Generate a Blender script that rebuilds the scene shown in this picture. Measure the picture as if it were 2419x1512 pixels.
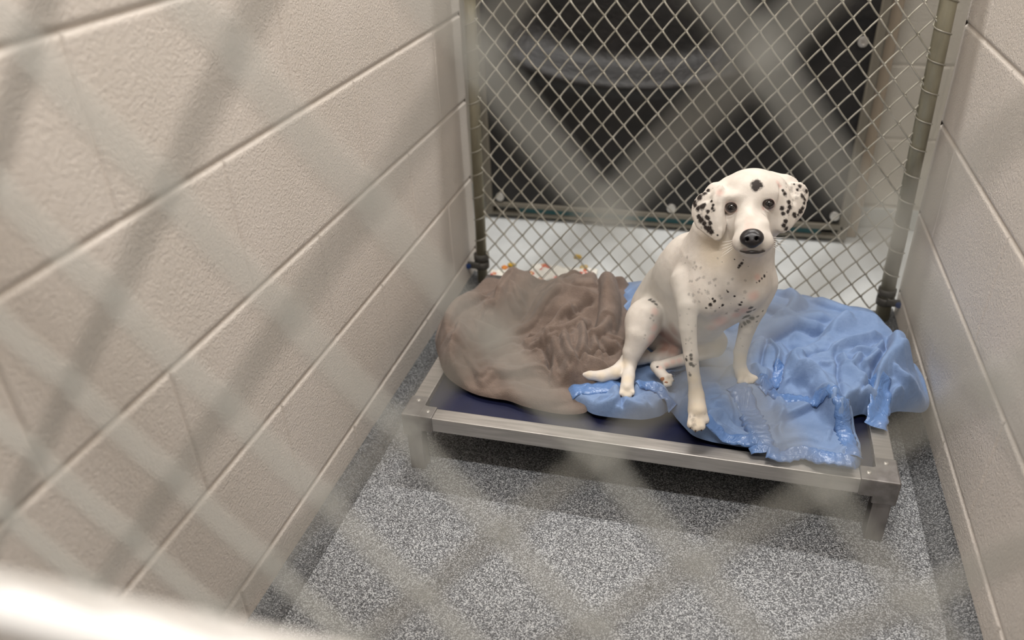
import bpy, bmesh, math, random
import numpy as np
from mathutils import Vector, Matrix
C = bpy.context.scene
for o in list(bpy.data.objects): bpy.data.objects.remove(o)
col = C.collection
PI = math.pi
random.seed(7)

# ------------------------------------------------------------------ camera
cam_d = bpy.data.cameras.new('camera'); cam = bpy.data.objects.new('camera', cam_d); col.objects.link(cam)
cam.location = (0.64349, 0.38011, 1.02936)
cam.rotation_euler = (1.02422, 0.03939, 0.26255)
cam_d.sensor_width = 36; cam_d.lens = 1864.67 / 2419 * 36
cam_d.clip_start = 0.01
cam_d.dof.use_dof = True; cam_d.dof.focus_distance = 1.36; cam_d.dof.aperture_fstop = 2.5
C.camera = cam
# ------------------------------------------------------------------ world, exposure
w = bpy.data.worlds.new('world'); C.world = w; w.use_nodes = True
w.node_tree.nodes['Background'].inputs[0].default_value = (1.0, 0.985, 0.97, 1)
w.node_tree.nodes['Background'].inputs[1].default_value = 0.16
C.view_settings.view_transform = 'Standard'; C.view_settings.look = 'None'
C.view_settings.gamma = 1; C.view_settings.use_curve_mapping = False
C.view_settings.exposure = 0.0
LAMP_W = 34.5
LAMPS = [(0.55, 0.42), (0.52, 2.32)]       # two strip lamps across the run, near the ceiling
CEIL = 2.55

# ------------------------------------------------------------------ helpers
def link_mesh(name, verts, faces, mat, parent=None, smooth=True):
    me = bpy.data.meshes.new(name)
    me.from_pydata([tuple(v) for v in verts], [], [tuple(int(i) for i in f) for f in faces]); me.update()
    if smooth: me.polygons.foreach_set('use_smooth', [True] * len(me.polygons))
    if mat is not None: me.materials.append(mat)
    o = bpy.data.objects.new(name, me); col.objects.link(o)
    if parent is not None: o.parent = parent
    return o
def tag(o, label=None, cat=None, group=None, kind=None):
    if label: o['label'] = label
    if cat: o['category'] = cat
    if group: o['group'] = group
    if kind: o['kind'] = kind
    return o
def empty(name, loc, label, cat, group=None, rz=0):
    o = bpy.data.objects.new(name, None); col.objects.link(o); o.location = loc; o.rotation_euler.z = rz
    o.empty_display_size = .02
    tag(o, label, cat, group); return o
class MB:
    """collects shapes into one mesh"""
    def __init__(s): s.v = []; s.f = []
    def add(s, v, f):
        n = len(s.v); s.v += [tuple(a) for a in v]; s.f += [tuple(i + n for i in q) for q in f]
    def box(s, a, b, bev=0.0):
        bm = bmesh.new(); bmesh.ops.create_cube(bm, size=1)
        for v in bm.verts:
            v.co = Vector([(a[i] + b[i]) / 2 + v.co[i] * (b[i] - a[i]) for i in range(3)])
        if bev: bmesh.ops.bevel(bm, geom=bm.edges[:], offset=bev, segments=2, affect='EDGES', profile=.5)
        bm.verts.index_update(); s.add([v.co[:] for v in bm.verts], [[v.index for v in f.verts] for f in bm.faces]); bm.free()
    def tube(s, pts, r, n=8, closed=False, caps=True):
        P = [Vector(p) for p in pts]; m = len(P)
        R = r if hasattr(r, '__len__') else [r] * m
        t0 = (P[1] - P[0]).normalized()
        up = Vector((0, 0, 1)) if abs(t0.z) < .9 else Vector((1, 0, 0))
        nr = (up - t0 * up.dot(t0)).normalized(); v = []; f = []
        for i in range(m):
            if closed: t = (P[(i + 1) % m] - P[i - 1]).normalized()
            else: t = (P[min(i + 1, m - 1)] - P[max(i - 1, 0)]).normalized()
            nr = (nr - t * nr.dot(t)).normalized(); b = t.cross(nr)
            for k in range(n):
                a = 2 * PI * k / n; v.append(P[i] + (nr * math.cos(a) + b * math.sin(a)) * R[i])
        for i in range(m if closed else m - 1):
            j = (i + 1) % m
            for k in range(n): f.append((i * n + k, i * n + (k + 1) % n, j * n + (k + 1) % n, j * n + k))
        if caps and not closed: f.append(tuple(range(n))[::-1]); f.append(tuple((m - 1) * n + k for k in range(n)))
        s.add(v, f)
    def lathe(s, prof, c, axis='z', n=20):
        v = []; f = []
        for r, h in prof:
            for k in range(n):
                a = 2 * PI * k / n; x, y = r * math.cos(a), r * math.sin(a)
                q = {'z': (x, y, h), 'y': (x, h, y), 'x': (h, x, y)}[axis]
                v.append((c[0] + q[0], c[1] + q[1], c[2] + q[2]))
        for i in range(len(prof) - 1):
            for k in range(n): f.append((i * n + k, i * n + (k + 1) % n, (i + 1) * n + (k + 1) % n, (i + 1) * n + k))
        f.append(tuple(range(n))); f.append(tuple((len(prof) - 1) * n + k for k in range(n)))
        s.add(v, f)
    def build(s, name, mat, parent=None, smooth=False):
        o = link_mesh(name, s.v, s.f, mat, parent, smooth)
        bm = bmesh.new(); bm.from_mesh(o.data); bmesh.ops.recalc_face_normals(bm, faces=bm.faces[:]); bm.to_mesh(o.data); bm.free()
        return o

# ------------------------------------------------------------------ materials
def new_mat(name):
    m = bpy.data.materials.new(name); m.use_nodes = True
    return m, m.node_tree, m.node_tree.nodes['Principled BSDF']
def lin(c): return tuple(((x / 255) / 12.92 if x / 255 <= .04045 else ((x / 255 + .055) / 1.055) ** 2.4) for x in c) + (1,)
def nd(nt, t, **k):
    n = nt.nodes.new(t)
    for a, b in k.items():
        if a in n.inputs: n.inputs[a].default_value = b
        else: setattr(n, a, b)
    return n
def ramp(nt, fac, stops, interp='LINEAR'):
    r = nt.nodes.new('ShaderNodeValToRGB'); r.color_ramp.interpolation = interp
    e = r.color_ramp.elements
    while len(e) > 1: e.remove(e[-1])
    e[0].position = stops[0][0]; e[0].color = stops[0][1]
    for p_, c_ in stops[1:]:
        x = e.new(p_); x.color = c_
    nt.links.new(fac, r.inputs[0]); return r
def coords(nt, obj=True): return nd(nt, 'ShaderNodeTexCoord').outputs['Object']
def noise(nt, co, scale, detail=2, rough=.5, dist=0):
    n = nd(nt, 'ShaderNodeTexNoise'); nt.links.new(co, n.inputs['Vector'])
    n.inputs['Scale'].default_value = scale; n.inputs['Detail'].default_value = detail
    n.inputs['Roughness'].default_value = rough; n.inputs['Distortion'].default_value = dist
    return n.outputs['Fac']
def bump(nt, bs, h, strength, dist, prev=None):
    b = nd(nt, 'ShaderNodeBump'); b.inputs['Strength'].default_value = strength; b.inputs['Distance'].default_value = dist
    nt.links.new(h, b.inputs['Height'])
    if prev: nt.links.new(prev.outputs[0], b.inputs['Normal'])
    nt.links.new(b.outputs[0], bs.inputs['Normal']); return b
def plain(name, c, rough=.5, metal=0, **k):
    m, nt, bs = new_mat(name); bs.inputs['Base Color'].default_value = lin(c); bs.inputs['Roughness'].default_value = rough
    bs.inputs['Metallic'].default_value = metal
    for a, b in k.items(): bs.inputs[a].default_value = b
    return m
def block_mat(name, c1, c2, rough=.5):
    m, nt, bs = new_mat(name); co = coords(nt)
    big = noise(nt, co, 5, 3)
    r = ramp(nt, big, [(.3, lin(c1)), (.7, lin(c2))]); nt.links.new(r.outputs[0], bs.inputs['Base Color'])
    bs.inputs['Roughness'].default_value = rough; bs.inputs['Specular IOR Level'].default_value = .4
    a = noise(nt, co, 210, 3, .55, .6); h = noise(nt, co, 60, 2)
    b1 = bump(nt, bs, h, .22, .002); bump(nt, bs, a, .9, .0020, b1)
    return m
M_wall = block_mat('painted block', (212, 204, 195), (219, 211, 203))
M_wallend = block_mat('painted block end', (214, 202, 190), (220, 208, 198))
M_backwall = block_mat('back painted block', (208, 200, 186), (212, 205, 192))

def speckle_mat(name, dark, mid, light, scale=620):
    m, nt, bs = new_mat(name); co = coords(nt)
    v = nd(nt, 'ShaderNodeTexVoronoi'); v.inputs['Scale'].default_value = scale; nt.links.new(co, v.inputs['Vector'])
    sep = nd(nt, 'ShaderNodeSeparateColor'); nt.links.new(v.outputs['Color'], sep.inputs[0])
    r = ramp(nt, sep.outputs[0], [(0, lin(dark)), (.28, lin(dark)), (.30, lin(mid)), (.72, lin(mid)), (.74, lin(light)), (1, lin(light))])
    n2 = noise(nt, co, 900, 2)
    mx = nd(nt, 'ShaderNodeMix', data_type='RGBA', blend_type='MULTIPLY'); mx.inputs[0].default_value = .6
    nt.links.new(r.outputs[0], mx.inputs[6])
    r2 = ramp(nt, n2, [(.3, (.55, .55, .55, 1)), (.7, (1.25, 1.25, 1.25, 1))]); nt.links.new(r2.outputs[0], mx.inputs[7])
    nt.links.new(mx.outputs[2], bs.inputs['Base Color'])
    bs.inputs['Roughness'].default_value = .38
    bump(nt, bs, v.outputs['Distance'], .5, .0008)
    return m
M_floor = speckle_mat('speckled epoxy', (70, 71, 73), (122, 124, 127), (190, 192, 194))
M_edge_strip = speckle_mat('speckled cove', (44, 45, 46), (80, 81, 83), (130, 131, 132))

def metal_mat(name, c, rough, scale=(40, 40, 40), c2=None, met=.85):
    m, nt, bs = new_mat(name); co = coords(nt)
    mp = nd(nt, 'ShaderNodeMapping'); mp.inputs['Scale'].default_value = scale; nt.links.new(co, mp.inputs['Vector'])
    f = noise(nt, mp.outputs[0], 1, 4)
    c2 = c2 or tuple(max(0, x - 22) for x in c)
    r = ramp(nt, f, [(.35, lin(c2)), (.65, lin(c))]); nt.links.new(r.outputs[0], bs.inputs['Base Color'])
    bs.inputs['Metallic'].default_value = met; bs.inputs['Roughness'].default_value = rough
    bump(nt, bs, f, .15, .0005)
    return m
M_alu = metal_mat('brushed aluminium', (196, 192, 188), .38, (12, 160, 160))
M_leg = metal_mat('worn aluminium leg', (150, 145, 142), .45, (60, 60, 20))
M_cast = metal_mat('cast corner', (150, 146, 144), .5, (60, 60, 60))
M_galv = metal_mat('galvanised wire', (196, 192, 180), .42, (30, 30, 30), (158, 154, 140), .35)
M_post = metal_mat('galvanised post', (168, 163, 142), .5, (30, 30, 9), (140, 135, 116), .35)
M_gate = plain('gate tube', (248, 247, 245), .25, .0)
M_gatewire = plain('gate wire', (172, 172, 166), .45, .25)
M_clamp = plain('dark clamp', (92, 90, 86), .55, .5)
M_blue = plain('blue bolt cap', (40, 62, 110), .5)
M_screw = plain('steel screw', (200, 196, 190), .3, .7)

# ------------------------------------------------------------------ the setting
W = 1.0742; H = .2032; L = .4064; H4 = 0.0737
def groove(t, half, depth):
    t = abs(t)
    if t >= half: return 0.0
    return -depth * (1 + math.cos(PI * t / half)) / 2
def block_wall(name, mat, length, nrow, z0, phase, hd=.0045, vd=.0028, hw=.0065, vw=.0048):
    """local frame: u along the wall, v up, w out of the face"""
    mb = MB()
    def lines(a, b, half):
        o = [0, half * .35, half * .7, half, half * 1.6]
        return sorted(set([a + x for x in o] + [b - x for x in o]))
    row = 0; zb = z0 - H
    while row < nrow:
        za, zc = zb, zb + H
        ca = max(za, 0.0)
        zs = [z for z in lines(za, zc, hw) if z >= ca]
        if zs[0] > ca: zs.insert(0, ca)
        ph = phase + (0 if row % 2 else L / 2)
        u = -((-ph) % L) ; us = []
        k = math.floor(-ph / L)
        seg = []
        a = ph + k * L
        while a < length:
            lo, hi = max(a, 0), min(a + L, length)
            if hi > lo: seg += [x for x in lines(a, a + L, vw) if lo <= x <= hi] + [lo, hi]
            a += L
        us = sorted(set(round(x, 6) for x in seg))
        n = len(us); v = []
        for z in zs:
            hz = min(groove(z - za, hw, hd), groove(z - zc, hw, hd))
            for x in us:
                q = (x - ph) % L; q = min(q, L - q)
                v.append((x, z, min(hz, groove(q, vw, vd))))
        f = [(i * n + j, i * n + j + 1, (i + 1) * n + j + 1, (i + 1) * n + j) for i in range(len(zs) - 1) for j in range(n - 1)]
        mb.add(v, f); zb = zc; row += 1
    return mb
YL, YR = 2.255, 2.215
def place_wall(name, mb, mat, fn, thick_pts):
    mb.v = [fn(*q) for q in mb.v]
    lo, hi = thick_pts
    mb.box(lo, hi)
    o = link_mesh(name, mb.v, mb.f, mat, None, True)
    o.data.polygons.foreach_set('use_smooth', [True] * len(o.data.polygons))
    try: o.data.set_sharp_from_angle(angle=math.radians(40))
    except Exception: pass
    tag(o, kind='structure'); return o
Y0 = -0.6; NR = 11; top = H4 + (NR - 1) * H
phL = (2.0604 - Y0) % L; phR = (2.2503 - Y0) % L
mb = block_wall('wall_left', M_wall, YL - Y0 - .012, NR, H4, phL)
wl = place_wall('wall_left', mb, M_wall, lambda u, v, w: (w, Y0 + u, v), ((-.15, Y0, 0), (-.0085, YL - .0005, top)))
mb = block_wall('wall_right', M_wall, YR - Y0 - .012, NR, H4, phR)
wr = place_wall('wall_right', mb, M_wall, lambda u, v, w: (W - w, Y0 + YR - Y0 - .012 - (YR - Y0 - .012 - u), v), ((W + .0085, Y0, 0), (W + .15, YR - .0005, top)))
# bullnosed end caps of both side walls
def endcap(name, x0, s, y):
    pr = [(0, -.013), (0, -.010), (s * -.0012, -.005), (s * -.004, -.0012), (s * -.0085, 0), (s * -.15, 0)]
    v = []; f = []
    zz = [0, top]
    n = len(pr)
    for z in zz: v += [(x0 + a * 1.0, y + b, z) for a, b in pr]
    f = [(i, i + 1, n + i + 1, n + i) for i in range(n - 1)]
    o = link_mesh(name, v, f, M_wallend, None, True); tag(o, kind='structure'); return o
endcap('trim_1', 0.0, 1, YL); endcap('trim_2', W, -1, YR)
YB = 2.74
mb = block_wall('wall_back', M_backwall, 2.6, NR + 1, .065, .99 + .8, .003, .0015)
place_wall('wall_back', mb, M_backwall, lambda u, v, w: (u - .8, YB - w, v), ((-.8, YB + .008, 0), (1.8, YB + .1, H * NR + .06)))

def slab(name, a, b, mat, bev=0):
    m = MB(); m.box(a, b, bev); o = m.build(name, mat); tag(o, kind='structure'); return o
slab('floor', (-.15, Y0, -.05), (W + .15, 2.225, 0), M_floor)
m_, nt_, bs_ = new_mat('pale sealed floor'); co_ = coords(nt_)
r_ = ramp(nt_, noise(nt_, co_, 9, 4), [(.35, lin((203, 206, 206))), (.65, lin((214, 217, 217)))])
nt_.links.new(r_.outputs[0], bs_.inputs['Base Color']); bs_.inputs['Roughness'].default_value = .45
slab('floor', (-.8, 2.225, -.05), (1.8, YB + .1, .0), m_)
slab('ceiling', (-1.6, -1.6, CEIL), (2.6, 3.4, CEIL + .05), plain('ceiling paint', (225, 222, 216), .9))
# darker speckled strip along both side walls, curving up towards the wall
def edge_strip(name, x0, s, wd=.048, hh=.012):
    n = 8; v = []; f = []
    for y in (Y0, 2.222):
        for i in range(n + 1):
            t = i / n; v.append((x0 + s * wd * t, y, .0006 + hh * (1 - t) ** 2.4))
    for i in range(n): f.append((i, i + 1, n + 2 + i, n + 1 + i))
    o = link_mesh(name, v, f, M_edge_strip, None, True); tag(o, kind='structure'); return o
edge_strip('floor_strip_left', 0, 1); edge_strip('floor_strip_right', W, -1, .044)
# pale skirting of sealant at the foot of the back wall
slab('baseboard_back', (-.8, YB - .016, 0), (1.8, YB - .004, .062), plain('pale sealed cove', (196, 198, 194), .5), .004)

# ------------------------------------------------------------------ ceiling lamps
def lamp(x, y, label):
    e = empty('ceiling_light', (x, y, CEIL), label, 'ceiling light')
    m = MB(); m.box((-.62, -.06, -.045), (.62, .06, -.001), .006); m.build('housing', plain('lamp housing', (230, 230, 228), .5), e)
    me, nt, bs = new_mat('lamp tube'); bs.inputs['Emission Color'].default_value = (1, .97, .93, 1); bs.inputs['Emission Strength'].default_value = 4
    m = MB(); m.tube([(-.6, 0, -.062), (.6, 0, -.062)], .013, 12); m.build('tube', me, e)
    ld = bpy.data.lights.new('lamp_light', 'AREA'); ld.shape = 'RECTANGLE'; ld.size = 1.2; ld.size_y = .06; ld.energy = LAMP_W
    ld.color = (1, .97, .935)
    lo = bpy.data.objects.new('lamp_light', ld); col.objects.link(lo); lo.parent = e; lo.location = (0, 0, -.085)
    return e
lamp(*LAMPS[0], 'white strip lamp on the ceiling above the front of the run')
lamp(*LAMPS[1], 'white strip lamp on the ceiling above the rear fence')

# ------------------------------------------------------------------ chain link
def chain_mesh(c0, c1, r0, r1, x0, z0, a, b, rad, yoff, nside=6, hook=.0):
    """nodes at x0+i*a, z0+j*b with i+j even; each wire is one flattened zigzag"""
    mb = MB(); tt = (.0, .04, .10, .22, .5, .78, .90, .96)
    for c in range(c0, c1):
        pts = []
        for j in range(r0, r1):
            if (c + j) % 2 == 0: xa, xb, yy = c, c + 1, rad * .95
            else: xa, xb, yy = c + 1, c, -rad * .95
            pa = Vector((x0 + xa * a, 0, z0 + j * b)); pb = Vector((x0 + xb * a, 0, z0 + (j + 1) * b))
            sg = 1 if xb > xa else -1
            for t in tt:
                q = pa.lerp(pb, t)
                e = min(t, 1 - t)
                # tight hooks at the knots, a gentle bow between them
                k = max(0, 1 - e / .10)
                y = yy * (1 - k) * 1.0
                if e < .001: q.x += -sg * (rad * 1.1 + hook)
                q.x += sg * 0 ; q.z += math.sin(PI * t) * .0012 * (1 if sg > 0 else -1)
                q.y = yoff + y
                pts.append(q)
        mb.tube(pts, rad, nside)
    return mb
# rear fence panel between the wall ends
YF = 2.18
fence = empty('chain_link_fence', (.54, YF, 0), 'galvanised chain link fence panel closing the back of the run behind the dog', 'fence')
def loc(mb, o=(.54, YF, 0)):
    mb.v = [(x - o[0], y - o[1], z - o[2]) for x, y, z in mb.v]; return mb
loc(chain_mesh(-1, 38, -23, 24, .077, .725, .02530, .0302, .0019, YF)).build('wire_mesh', M_galv, fence, True)
PL = ((.034, YF + .004, 0), (.060, YF + .004, 1.4)); PR = ((1.046, YF + .004, 0), (1.016, YF + .004, 1.4))
for a_, b_, r_ in ((PL[0], PL[1], .0138), (PR[0], PR[1], .0165)):
    m = MB(); m.tube([a_, b_], r_, 24); loc(m).build('post', M_post, fence, True)
m = MB(); m.tube([(.06, YF + .004, 1.4), (1.016, YF + .004, 1.4)], .0165, 20); loc(m).build('top_rail', M_post, fence, True)
for a_, b_, r_, s_ in ((PL[0], PL[1], .0138, 1), (PR[0], PR[1], .0165, -1)):
    z = .07
    while z < 1.35:
        m = MB()
        c = Vector(a_).lerp(Vector(b_), z / 1.4); pts = []
        for k in range(17):
            t = -1.15 * PI / 2 + k / 16 * 1.3 * PI
            pts.append((c.x + s_ * -math.sin(t) * 0 + math.cos(t + PI * .5) * (r_ + .002), c.y + -math.sin(t + PI * .5) * (r_ + .002) , c.z + (k / 16 - .5) * .022 * -s_))
        m.tube(pts, .0014, 6); z += .0604
        loc(m).build('wire_tie', M_galv, fence, True)
# clamps that hold the posts to the wall ends
def clamp(x, y, z, s, name='clamp'):
    m = MB()
    m.lathe([(.0185, -.009), (.0205, -.008), (.0205, .008), (.0185, .009)], (x, y, z + .012), 'z', 20)
    m.lathe([(.0180, -.010), (.0200, -.009), (.0200, .009), (.0180, .010)], (x, y, z - .012), 'z', 20)
    m.box((min(x, x + s * .045), y - .024, z - .016), (max(x, x + s * .045), y - .016, z + .002), .002)
    o = loc(m).build(name, M_clamp, fence, True)
    m = MB(); m.lathe([(.002, -.004), (.007, -.003), (.007, .004), (.003, .006)], (x + s * .040, y - .026, z - .008), 'y', 12)
    q = loc(m).build('bolt_cap', M_blue, o); q['label'] = 'blue bolt cap'
clamp(.035, YF + .004, .066, -.75)
clamp(1.044, YF + .004, .066, .65)

# front gate: out of focus, right before the lens
gate = empty('chain_link_gate', (.54, .528, 0), 'pale out-of-focus chain link gate with a white tube rail, nearest the viewer', 'gate')
G0 = (.54, .528, 0)
g = chain_mesh(-22, 22, -6, 28, .543, .995, .0262, .0322, .0017, .528, 8)
loc(g, G0).build('wire_mesh', M_gatewire, gate, True)
m = MB(); m.tube([(-0.0 + .012, .530, .7745), (W - .012, .530, .7745)], .0125, 32); loc(m, G0).build('rail', M_gate, gate, True)
m = MB()
for x in (.02, W - .02): m.tube([(x, .55, 0.01), (x, .55, 1.95)], .019, 24)
m.tube([(.02, .55, 1.95), (W - .02, .55, 1.95)], .019, 24); m.tube([(.02, .55, .06), (W - .02, .55, .06)], .019, 24)
loc(m, G0).build('frame', M_gate, gate, True)

# ------------------------------------------------------------------ raised cot
CX0, CX1, CY0, CY1, CZ = .114, .962, 1.432, 1.985, .132
cot = empty('dog_cot', ((CX0 + CX1) / 2, (CY0 + CY1) / 2, 0), 'low aluminium dog cot with a navy sheet stretched in its frame', 'cot')
CO = tuple(cot.location)
def cl(mb): return loc(mb, CO)
RW, RH = .031, .030
def rail(a, b, name='rail'):
    m = MB(); m.box(a, b, .0018); return cl(m).build(name, M_alu, cot)
rail((CX0 + .05, CY0, CZ - RH), (CX1 - .05, CY0 + RW, CZ))
rail((CX0 + .05, CY1 - RW, CZ - RH), (CX1 - .05, CY1, CZ))
rail((CX0, CY0 + .05, CZ - RH), (CX0 + RW, CY1 - .05, CZ))
rail((CX1 - RW, CY0 + .05, CZ - RH), (CX1, CY1 - .05, CZ))
for sx in (0, 1):
    for sy in (0, 1):
        x = CX1 if sx else CX0; y = CY1 if sy else CY0; dx = -1 if sx else 1; dy = -1 if sy else 1
        m = MB()
        def bb(x0, x1, y0, y1, z0, z1, bev): m.box((min(x0, x1), min(y0, y1), z0), (max(x0, x1), max(y0, y1), z1), bev)
        e = .0022
        bb(x - dx * e, x + dx * .036, y - dy * e, y + dy * .036, CZ - .046, CZ + .003, .003)
        bb(x + dx * .02, x + dx * .058, y - dy * e * .8, y + dy * (RW + .002), CZ - RH - .002, CZ + .0028, .002)
        bb(x - dx * e * .8, x + dx * (RW + .002), y + dy * .02, y + dy * .058, CZ - RH - .002, CZ + .0028, .002)
        c = cl(m).build('corner_bracket', M_cast, cot)
        for px, py in ((x + dx * .045, y + dy * .016), (x + dx * .016, y + dy * .045)):
            s = MB(); s.lathe([(.0046, 0), (.0046, .0008), (.0034, .002), (.0012, .0024), (.001, .0016)], (px, py, CZ + .0024), 'z', 14)
            cl(s).build('screw', M_screw, c)
        m = MB(); bb(x + dx * .002, x + dx * .031, y + dy * .004, y + dy * .032, 0.0, CZ - .04, .002)
        cl(m).build('leg', M_leg, cot)
m_, nt_, bs_ = new_mat('navy vinyl'); co_ = coords(nt_)
r_ = ramp(nt_, noise(nt_, co_, 14, 3), [(.3, lin((16, 19, 44))), (.7, lin((26, 30, 60)))]); nt_.links.new(r_.outputs[0], bs_.inputs['Base Color'])
bs_.inputs['Roughness'].default_value = .42
bump(nt_, bs_, noise(nt_, co_, 900, 1), .3, .0004)
def bed_z(x, y):
    u = (x - CX0) / (CX1 - CX0); v = (y - CY0) / (CY1 - CY0)
    return CZ - .011 - .010 * math.sin(PI * min(max(u, 0), 1)) * math.sin(PI * min(max(v, 0), 1))
n1, n2 = 40, 30; v = []; f = []
xs = np.linspace(CX0 + RW - .004, CX1 - RW + .004, n1); ys = np.linspace(CY0 + RW - .004, CY1 - RW + .004, n2)
for dz in (0, -.002):
    for y in ys:
        for x in xs: v.append((x - CO[0], y - CO[1], bed_z(x, y) + dz))
for k, o_ in ((0, 0), (1, n1 * n2)):
    for j in range(n2 - 1):
        for i in range(n1 - 1):
            q = [o_ + j * n1 + i, o_ + j * n1 + i + 1, o_ + (j + 1) * n1 + i + 1, o_ + (j + 1) * n1 + i]
            f.append(q if k == 0 else q[::-1])
link_mesh('bed_sheet', v, f, m_, cot, True)['label'] = 'navy stretched sheet'

# ------------------------------------------------------------------ black moulded panel behind the fence
m_, nt_, bs_ = new_mat('black moulded plastic'); co_ = coords(nt_)
r_ = ramp(nt_, noise(nt_, co_, 12, 4), [(.35, lin((19, 17, 16))), (.7, lin((33, 30, 29)))]); nt_.links.new(r_.outputs[0], bs_.inputs['Base Color'])
bs_.inputs['Roughness'].default_value = .56; bump(nt_, bs_, noise(nt_, co_, 60, 4), .6, .004)
M_blk = m_
M_edge = plain('grey panel edge', (112, 106, 94), .5)
M_teal = plain('teal strip', (20, 74, 78), .5)
PX0, PX1, PY, PZ0, PZ1 = -.07, .985, 2.60, .012, 1.15
panel = empty('plastic_den_panel', ((PX0 + PX1) / 2, PY, 0), 'black moulded plastic panel with a curved recess, bolted to the wall behind the fence', 'panel')
PO = tuple(panel.location)
# front skin as a height grid: a round-bottomed recess whose sill curls forward
nx, nz = 150, 160; v = []; f = []
acx, acz, arx, arz = .365, .60, .415, .165
for j in range(nz + 1):
    for i in range(nx + 1):
        x = PX0 + .012 + (PX1 - PX0 - .024) * i / nx; z = PZ0 + .045 + (PZ1 - PZ0 - .06) * j / nz
        zz = acz
        d = math.hypot((x - acx) / arx, (min(z, zz) - zz) / arz)
        dd = (d - 1) * .27           # metric-ish distance to the mouth edge
        y = 0
        if dd < 0: y += .075 * (1 - math.exp(-(dd / .055) ** 2))
        y -= .018 * math.exp(-((dd - .014) / .034) ** 2) * (1 if z < zz else max(0, 1 - (z - zz) / .1))
        # shallow step to the right of the recess
        y += .010 * (1 / (1 + math.exp(-(x - .72) / .006)) ) * (1 / (1 + math.exp((z - .60) / .005)))
        v.append((x, PY + y, z))
for j in range(nz):
    for i in range(nx): q = j * (nx + 1) + i; f.append((q, q + 1, q + nx + 2, q + nx + 1))
link_mesh('moulded_front', [(a - PO[0], b - PO[1], c) for a, b, c in v], f, M_blk, panel, True)
def pl(mb): return loc(mb, PO)
m = MB()
m.box((PX0, PY - .006, PZ0 + .030), (PX1, PY + .008, PZ0 + .046), .003)
m.box((PX0, PY - .002, PZ0), (PX1, PY + .018, PZ0 + .012), .003)
m.box((PX1 - .014, PY - .006, PZ0), (PX1 + .012, PY + .06, PZ1), .005)
m.box((PX0 - .012, PY - .006, PZ0), (PX0 + .014, PY + .06, PZ1), .005)
m.box((PX0, PY + .012, PZ1 - .012), (PX1, PY + .06, PZ1), .003)
pl(m).build('frame', M_edge, panel)['label'] = 'grey-green frame edge'
m = MB(); m.box((PX0, PY + .10, PZ0), (PX1, PY + .13, PZ1)); pl(m).build('backing', M_blk, panel)
m = MB(); m.box((PX0 + .1, PY + .004, PZ0 + .012), (PX1 - .06, PY + .016, PZ0 + .031)); pl(m).build('seal_strip', M_teal, panel)['label'] = 'dark teal strip under the panel'
for x, z in ((-.03, .075), (.50, .075), (.955, .085), (.945, .56)):
    s = MB(); s.lathe([(.0135, .004), (.0135, -.001), (.0125, -.003), (.006, -.0034), (.0055, -.0015), (.0, -.0015)], (x, PY - .004, z), 'y', 22)
    pl(s).build('bolt', M_screw, panel)
# tan edging strip between panel and wall
m = MB(); m.box((PX1 + .012, 2.645, .0), (PX1 + .047, 2.735, 1.5), .004)
o = m.build('door_jamb', plain('tan jamb', (172, 156, 136), .6)); tag(o, kind='structure'); o.name = 'trim_3'

# ------------------------------------------------------------------ spilled food and paper beyond the fence
def crumb(x, y, r, c, name, label, cat, grp=None, z=0.0):
    rn = random.Random(int(x * 1e4)); bm = bmesh.new(); bmesh.ops.create_icosphere(bm, subdivisions=3, radius=r)
    ph = [rn.random() * 6 for _ in range(6)]
    for q in bm.verts:
        k = 1 + .22 * math.sin(q.co.x / r * 2.3 + ph[0]) + .18 * math.sin(q.co.y / r * 3 + ph[1]) + .12 * math.sin(q.co.z / r * 4 + ph[2])
        q.co = q.co * k; q.co.z *= .6
    zm = min(q.co.z for q in bm.verts)
    me = bpy.data.meshes.new(name); bm.to_mesh(me); bm.free(); me.polygons.foreach_set('use_smooth', [True] * len(me.polygons))
    me.materials.append(c); o = bpy.data.objects.new(name, me); col.objects.link(o); o.location = (x, y, z - zm)
    tag(o, label, cat, grp); return o
M_yel = plain('mustard crumb', (196, 158, 40), .7); M_tan = plain('tan crumb', (196, 172, 120), .8); M_red = plain('red crumb', (186, 60, 38), .6); M_org = plain('orange crumb', (216, 132, 50), .6)

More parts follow.
